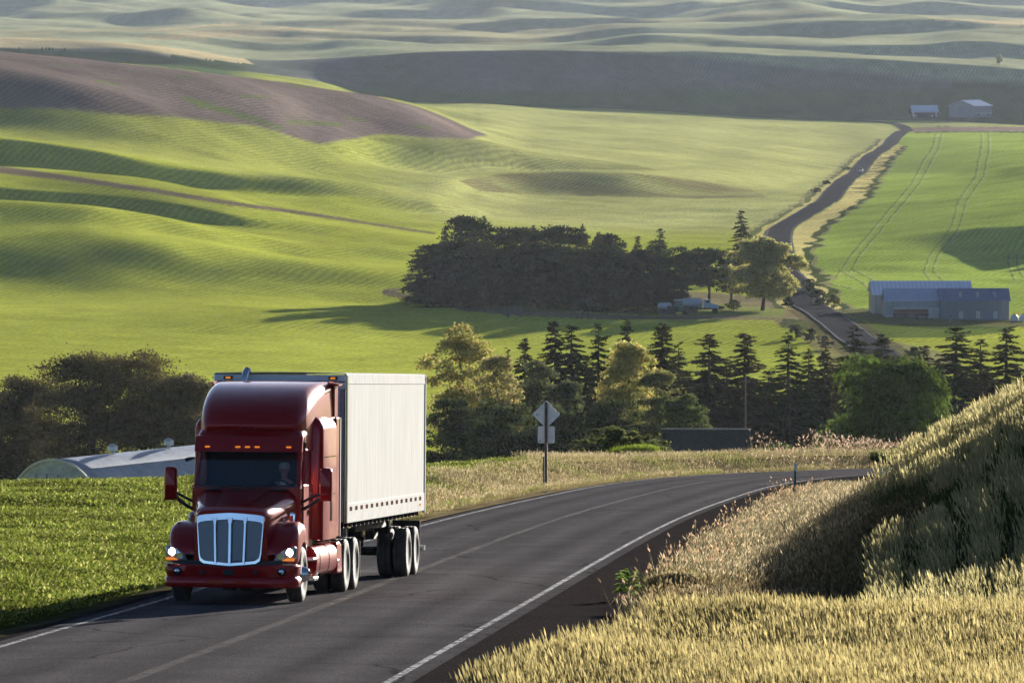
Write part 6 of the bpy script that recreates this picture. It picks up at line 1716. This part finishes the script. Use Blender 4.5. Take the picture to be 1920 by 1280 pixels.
# shingled shed below the bend
def shingle_shed():
    D = 540; x0, _, z0 = PW(1240, 868, D); x1 = PW(1408, 868, D)[0]; zt = PW(1300, 806, D)[2]
    w = float(x1 - x0)
    T = thing('shingled_shed', 'low shed with a big dark shingled roof behind the bend', 'shed', (float(x0) + w / 2, D, float(z0)), -.03)
    m, nt, out = mat_new('dark_shingles')
    p = nt.nodes.new('ShaderNodeBsdfPrincipled'); L(nt, p.outputs[0], out.inputs[0])
    tc = nt.nodes.new('ShaderNodeTexCoord'); br = nt.nodes.new('ShaderNodeTexBrick'); mp = nt.nodes.new('ShaderNodeMapping')
    mp.inputs['Rotation'].default_value = (math.radians(-90), 0, 0); L(nt, tc.outputs['Object'], mp.inputs[0]); L(nt, mp.outputs[0], br.inputs['Vector'])
    br.inputs['Color1'].default_value = (.075, .080, .092, 1); br.inputs['Color2'].default_value = (.105, .11, .125, 1); br.inputs['Mortar'].default_value = (.02, .021, .025, 1)
    br.inputs['Scale'].default_value = 1.0; br.inputs['Brick Width'].default_value = .32; br.inputs['Row Height'].default_value = .16; br.inputs['Mortar Size'].default_value = .03; br.inputs['Bias'].default_value = -.1
    nz = N(nt, 'ShaderNodeTexNoise', Scale=3.0, Detail=5.0); L(nt, tc.outputs['Object'], nz.inputs['Vector'])
    mx = N(nt, 'ShaderNodeMix', data_type='RGBA', blend_type='MULTIPLY'); mx.inputs[0].default_value = .7; L(nt, br.outputs[0], mx.inputs[6]); L(nt, nz.outputs[0], mx.inputs[7])
    L(nt, mx.outputs[2], p.inputs['Base Color']); p.inputs['Roughness'].default_value = .8
    bp = nt.nodes.new('ShaderNodeBump'); bp.inputs['Strength'].default_value = .6; bp.inputs['Distance'].default_value = .03; L(nt, br.outputs['Fac'], bp.inputs['Height']); L(nt, bp.outputs[0], p.inputs['Normal'])
    hz = float(zt - z0); h = w / 2
    b = MB(); b.loft([[(s, -.3, 0), (s, 1.1, hz + .02), (s, 5.2, -1.2), (s, 5.2, -1.35), (s, 1.1, hz - .15), (s, -.3, -.16)] for s in (-h, h)]); b.build('roof', m, T)
    b = MB(); b.loft([[(s, .1, -6), (s, 4.9, -6), (s, 4.9, -1.4), (s, 1.1, hz - .2), (s, .1, -.1)] for s in (-h + .2, h - .2)]); b.build('walls', pbr('whitewashed_wall', (.45, .47, .5), .7, 0, .2, 2), T)
    b = MB(); b.box(-h - .05, h + .05, 1.0, 1.2, hz - .02, hz + .08); b.build('ridge_cap', pbr('ridge_metal', (.16, .17, .19), .5), T)
shingle_shed()

# ---- farm machines by the grove
def mk_wheel(T, x, y, R, w, rimc, axis='X', nm='wheel'):
    b = MB(); b.lathe([(x - w/2, R*.62), (x - w/2, R*.93), (x - w*.35, R), (x + w*.35, R), (x + w/2, R*.93), (x + w/2, R*.62)], axis, 20, (0, y, R) if axis == 'X' else (y, 0, R))
    t = b.build(nm, RUBBER, T, smooth=True, angle=35)
    b = MB(); b.lathe([(x - w*.42, R*.6), (x - w*.3, R*.55), (x - w*.2, R*.15), (x + w*.2, R*.15), (x + w*.3, R*.55), (x + w*.42, R*.6)], axis, 14, (0, y, R) if axis == 'X' else (y, 0, R)); b.build('rim', rimc, t, smooth=True, angle=35)
GREEN = pbr('tractor_green', (.012, .10, .045), .4, 0, .15, 3); YEL = pbr('rim_yellow', (.35, .30, .10), .5); WTANK = pbr('white_poly_tank', (.40, .46, .54), .4, 0, .1, 2); BLUEP = pbr('pale_blue_truck_paint', (.30, .42, .60), .35, 0, .06, 2, coat=.5)
def tractor():
    D = 1206; x = (1273 - 960) / F * D
    T = thing('tractor', 'green tractor with dual wheels facing out of the grove', 'tractor', (x, D, gz(x, D)), .15)
    b = MB(); b.loft([sect(-2.6, .48, .9, 1.75, .15), sect(-.3, .55, .9, 1.95, .15)]); b.build('bonnet', GREEN, T, smooth=True)
    b = MB(); b.loft([[(-.85, -.2, 1.5), (.85, -.2, 1.5), (.85, 1.5, 1.5), (-.85, 1.5, 1.5)], [(-.78, 0, 2.95), (.78, 0, 2.95), (.78, 1.4, 2.95), (-.78, 1.4, 2.95)]]); cb = b.build('cab', pbr('cab_glass', (.10, .16, .15), .15, 0, .1), T, bevel=.05)
    b = MB(); b.box(-.9, .9, -.2, 1.55, 2.95, 3.12); b.build('cab_roof', WHITE, cb, bevel=.05)
    b = MB()
    b.tube([(-1.6, .8, 1.0), (1.6, .8, 1.0)], .15, 8); b.tube([(-1.1, -2.0, .8), (1.1, -2.0, .8)], .12, 8); b.box(-.4, .4, -2.4, 1.4, .7, 1.0); b.build('axles', FRAMEM, T)
    for s in (-1, 1):
        b = MB(); b.box(s*1.05 - .3, s*1.05 + .3, .1, 1.5, 1.75, 1.85); b.build('mudguard', GREEN, T, bevel=.05)
        mk_wheel(T, s*1.15, .8, .95, .5, YEL); mk_wheel(T, s*1.9, .8, .95, .5, YEL); mk_wheel(T, s*1.2, -2.0, .72, .42, YEL)
    b = MB(); b.tube([(.3, -1.4, 1.8), (.3, -1.4, 2.7)], .05, 6); b.build('exhaust', BLACKP, T)
tractor()
def tank_truck():
    D = 1214; x = (1312 - 960) / F * D
    T = thing('tank_truck', 'pale blue tank truck with a silver tank under the dark maples', 'tank truck', (x, D, gz(x, D)), .10)
    b = MB(); b.lathe([(-3.9, .05), (-3.8, .62), (-3.5, .85), (-1.2, .88), (.35, .85), (.6, .62), (.68, .05)], 'X', 24, (0, 0, 2.05)); tk = b.build('tank', WTANK, T, smooth=True, angle=50)
    b = MB(); b.box(-3.4, .3, -.15, .15, 2.9, 3.0); b.lathe([(2.85, .35), (3.12, .35), (3.15, .02)], 'Z', 12, (-1.6, 0, 0)); b.build('catwalk', WHITE, tk)
    b = MB(); b.box(-4.0, 4.0, -.45, .45, .75, 1.0); b.box(-3.6, .4, -.8, .8, 1.0, 1.25); b.build('chassis', FRAMEM, T)
    b = MB(); b.box(.95, 2.3, -1.0, 1.0, 1.0, 2.0); b.loft([[(.95, -1, 2.0), (2.3, -1, 2.0), (2.3, 1, 2.0), (.95, 1, 2.0)], [(1.05, -.85, 2.75), (1.95, -.85, 2.75), (1.95, .85, 2.75), (1.05, .85, 2.75)]]); cb = b.build('cab', BLUEP, T, bevel=.06)
    b = MB(); b.box(1.2, 1.95, -.99, -.9, 2.05, 2.6); b.build('side_window', pbr('dark_glass', (.05, .07, .09), .1), cb)
    b = MB(); b.loft([[(2.3, -.85, .85), (2.3, .85, .85), (2.3, .85, 1.95), (2.3, -.85, 1.95)], [(3.9, -.75, .85), (3.9, .75, .85), (3.9, .75, 1.6), (3.9, -.75, 1.6)]]); b.build('bonnet', BLUEP, T, bevel=.08)
    for xx, ww in ((3.2, .35), (-2.4, .5), (-1.1, .5)):
        for s in (-1, 1): mk_wheel(T, s*.9, xx, .52, ww, WHITE, 'Y')
    for xx in (-.2, .35):
        b = MB(); b.box(xx - .15, xx + .15, -.95, -.85, .95, 1.35); b.build('toolbox', WHITE, T)
tank_truck()
def tank_wagon():
    D = 1208; x = (1247 - 960) / F * D
    T = thing('tank_wagon', 'small wagon with a pale tank left of the green tractor', 'wagon', (x, D, gz(x, D)), -.35)
    b = MB(); b.lathe([(-1.5, .05), (-1.4, .5), (-1.1, .66), (1.1, .66), (1.4, .5), (1.5, .05)], 'X', 20, (0, 0, 1.75)); b.build('tank', WTANK, T, smooth=True, angle=50)
    b = MB(); b.box(-1.6, 1.6, -.6, .6, .8, 1.05); b.tube([(1.6, 0, .85), (2.8, 0, .6)], .06, 6); b.build('chassis', FRAMEM, T)
    for xx in (-.9, .9):
        for s in (-1, 1): mk_wheel(T, s*.85, xx, .6, .35, WHITE, 'Y')
tank_wagon()
def harrow():
    D = 1196; x = (964 - 960) / F * D
    T = thing('harrow_cart', 'dark bluish harrow cart with grid frames at the grove edge', 'farm machine', (x, D, gz(x, D)), .05)
    bl = pbr('dull_blue_steel', (.055, .060, .095), .6, .2, .25, 3)
    b = MB(); b.box(-1.9, 1.9, -.12, .12, .45, .60); b.tube([(-1.9, 0, .5), (-4.2, 0, 1.6)], .08, 6); b.build('drawbar_frame', bl, T)
    for i, xx in enumerate(np.linspace(-1.7, 1.7, 7)):
        b = MB(); b.box(xx - .05, xx + .05, -.1, .1, .6, 2.3 + .15 * (i % 2)); b.build('upright', bl, T)
    for zz in (.95, 1.35, 1.75, 2.15):
        b = MB(); b.box(-1.8, 1.8, -.16, -.1, zz - .04, zz + .04); b.build('crossbar', bl, T)
    for s in (-1.3, 1.3): mk_wheel(T, 0, s, .42, .25, bl, 'Y')
harrow()
def cultivator():
    D = 1190; x = (1091 - 960) / F * D
    T = thing('folded_cultivator', 'green cultivator with its wings folded up at the grove edge', 'farm machine', (x, D, gz(x, D)))
    g = pbr('teal_green_steel', (.03, .11, .085), .5, .1, .2, 3)
    b = MB(); b.box(-1.9, 1.9, -.1, .1, .9, 1.08); b.box(-1.6, 1.6, .6, .75, .9, 1.05); b.box(-.25, .25, -.3, .9, .5, 1.7); b.build('main_frame', g, T)
    for s in (-1, 1):
        b = MB(); b.tube([(s*1.9, 0, 1.0), (s*1.85, 0, 2.0), (s*1.15, 0, 2.9), (s*.95, 0, 3.7)], .07, 6); wg = b.build('folded_wing', g, T)
        for i in range(5):
            t = i / 4; p = Vector((s*1.85, 0, 1.8)).lerp(Vector((s*.95, 0, 3.7)), t)
            b = MB(); b.tube([p, p + Vector((s*.55, 0, .25)), p + Vector((s*.85, 0, -.1))], .04, 5); b.build('tine', g, wg)
        mk_wheel(T, s*1.3, .3, .42, .26, YEL)
    mk_wheel(T, 0, -.4, .36, .3, YEL)
cultivator()
# small car on the far road
def car():
    x, D, z = hit(1613, 324, 1700)
    T = thing('car', 'tiny white car driving towards the grove on the far road', 'car', (x + .2, D, gz(x, D) + .25), 0)
    T.rotation_euler = (0, 0, -.095)
    WP_ = pbr('white_car_paint', (.75, .75, .74), .25, 0, .03, 2, coat=.8)
    b = MB(); b.loft([sect(-2.2, .82, .35, .80, .12), sect(-1.9, .88, .28, .92, .15), sect(-.9, .90, .25, 1.0, .15), sect(1.9, .90, .25, 1.02, .15), sect(2.2, .84, .35, .95, .12)]); b.build('body', WP_, T, smooth=True)
    b = MB(); b.loft([[(-.80, -1.0, .98), (.80, -1.0, .98), (.80, 1.9, .98), (-.80, 1.9, .98)], [(-.66, -.3, 1.50), (.66, -.3, 1.50), (.66, 1.5, 1.50), (-.66, 1.5, 1.50)]]); cb = b.build('cabin', pbr('dark_car_glass', (.03, .035, .04), .08), T, bevel=.05)
    b = MB(); b.box(-.68, .68, -.25, 1.5, 1.50, 1.56); b.build('roof', WP_, T, bevel=.03)
    for s in (-1, 1):
        for y in (-1.35, 1.35): mk_wheel(T, s*.82, y, .33, .2, ALU)
        b = MB(); b.box(s*.62 - .16, s*.62 + .16, -2.24, -2.15, .62, .74); b.build('headlight', LENS, T)
car()

def pole():
    D = 640; x = (1399 - 960) / F * D; z = gz(x, D)
    T = thing('wooden_pole', 'thin pale wooden pole standing among the firs above the shingled shed', 'pole', (x, D, z))
    b = MB(); b.tube([(0, 0, -.5), (0, 0, float(PW(1399, 704, D)[2]) - z)], [.10, .08], 8); b.build('shaft', pbr('pale_pole_wood', (.13, .115, .10), .8, 0, .3, 4), T, smooth=True)
    b = MB(); b.box(-.5, .5, -.06, .06, float(PW(1399, 716, D)[2]) - z, float(PW(1399, 714, D)[2]) - z); b.build('crossarm', pbr('pole_arm', (.10, .08, .07), .8), T)
pole()
# ---- road sign seen from behind, and the delineator posts
def sign():
    D = 240; x = (1024 - 960) / F * D
    z = float(PW(1024, 902, D)[2])
    k = D / F
    T = thing('road_sign', 'back of a diamond road sign over a square plate on one post', 'road sign', (x, D, z - .05), -.10)
    ST = pbr('bare_sign_back', (.88, .87, .84), .5, .0, .12, 5); PO = pbr('weathered_post', (.11, .085, .065), .8, 0, .3, 6, bump=.3)
    H = (902 - 750) * k
    b = MB(); b.box(-.055, .055, -.05, .05, -1.3, H); b.build('post', PO, T, bevel=.008)
    b = MB(); b.box(-.13, -.07, .02, .08, -1.3, (902 - 853) * k); b.build('stub_post', PO, T, bevel=.01)
    def plate(c, r, rot, nm):
        b = MB(); o = []
        for q in range(4):
            a0 = rot + math.pi / 2 * q
            for da in (-.07, .07): o.append((r * math.cos(a0 + da) * 1.0, c + r * math.sin(a0 + da)))
        b.prism(o, .006, 'Y', .056); return b.build(nm, ST, T)
    pl = plate((902 - 774) * k, .545, 0, 'diamond_plate')
    for xx, zz in ((-.38, (902 - 774) * k),):
        b = MB(); b.lathe([(.052, .03), (.056, .03)], 'Y', 10, (xx, 0, zz)); b.build('sticker', pbr('blue_sticker', (.08, .14, .35), .5), pl)
    sq = plate((902 - 812) * k, .46, math.pi / 4, 'square_plate')
    b = MB(); b.lathe([(.052, .03), (.056, .03)], 'Y', 10, (-.27, 0, (902 - 812) * k - .26)); b.build('sticker', pbr('blue_sticker', (.08, .14, .35), .5), sq)
    for zz in ((902 - 757) * k, (902 - 798) * k, (902 - 828) * k):
        b = MB(); b.lathe([(-.062, .018), (-.05, .018)], 'Y', 8, (.02, 0, zz)); b.build('bolt', CHROME, T)
sign()
def delineator(px, pb, pt, D, lab):
    x, _, z = PW(px, pb, D); x = float(x); z = min(float(z), gz(x, D) + .1)
    H = (pb - pt) / F * D
    T = thing('delineator_post', lab, 'marker post', (x, D, z), -.2, 'green marker posts along the bend')
    T.rotation_euler = (0, .06, -.2)
    b = MB(); b.prism([(-.045, -.012), (.045, -.012), (.045, .012), (-.045, .012)], H * .80 + .4, 'Z', -.4); b.build('post', pbr('green_post', (.012, .11, .092), .5, 0, .15, 6), T, bevel=.006)
    b = MB(); b.prism([(-.046, -.013), (.046, -.013), (.046, .013), (-.046, .013)], H * .20, 'Z', H * .80); b.build('reflector', pbr('white_reflector', (.62, .64, .66), .35), T, bevel=.006)
delineator(1488, 940, 867, 208, 'green roadside marker post with a white top before the dry bank')
delineator(1702, 866, 842, 305, 'small green marker post far round the bend beside the wheat bank')
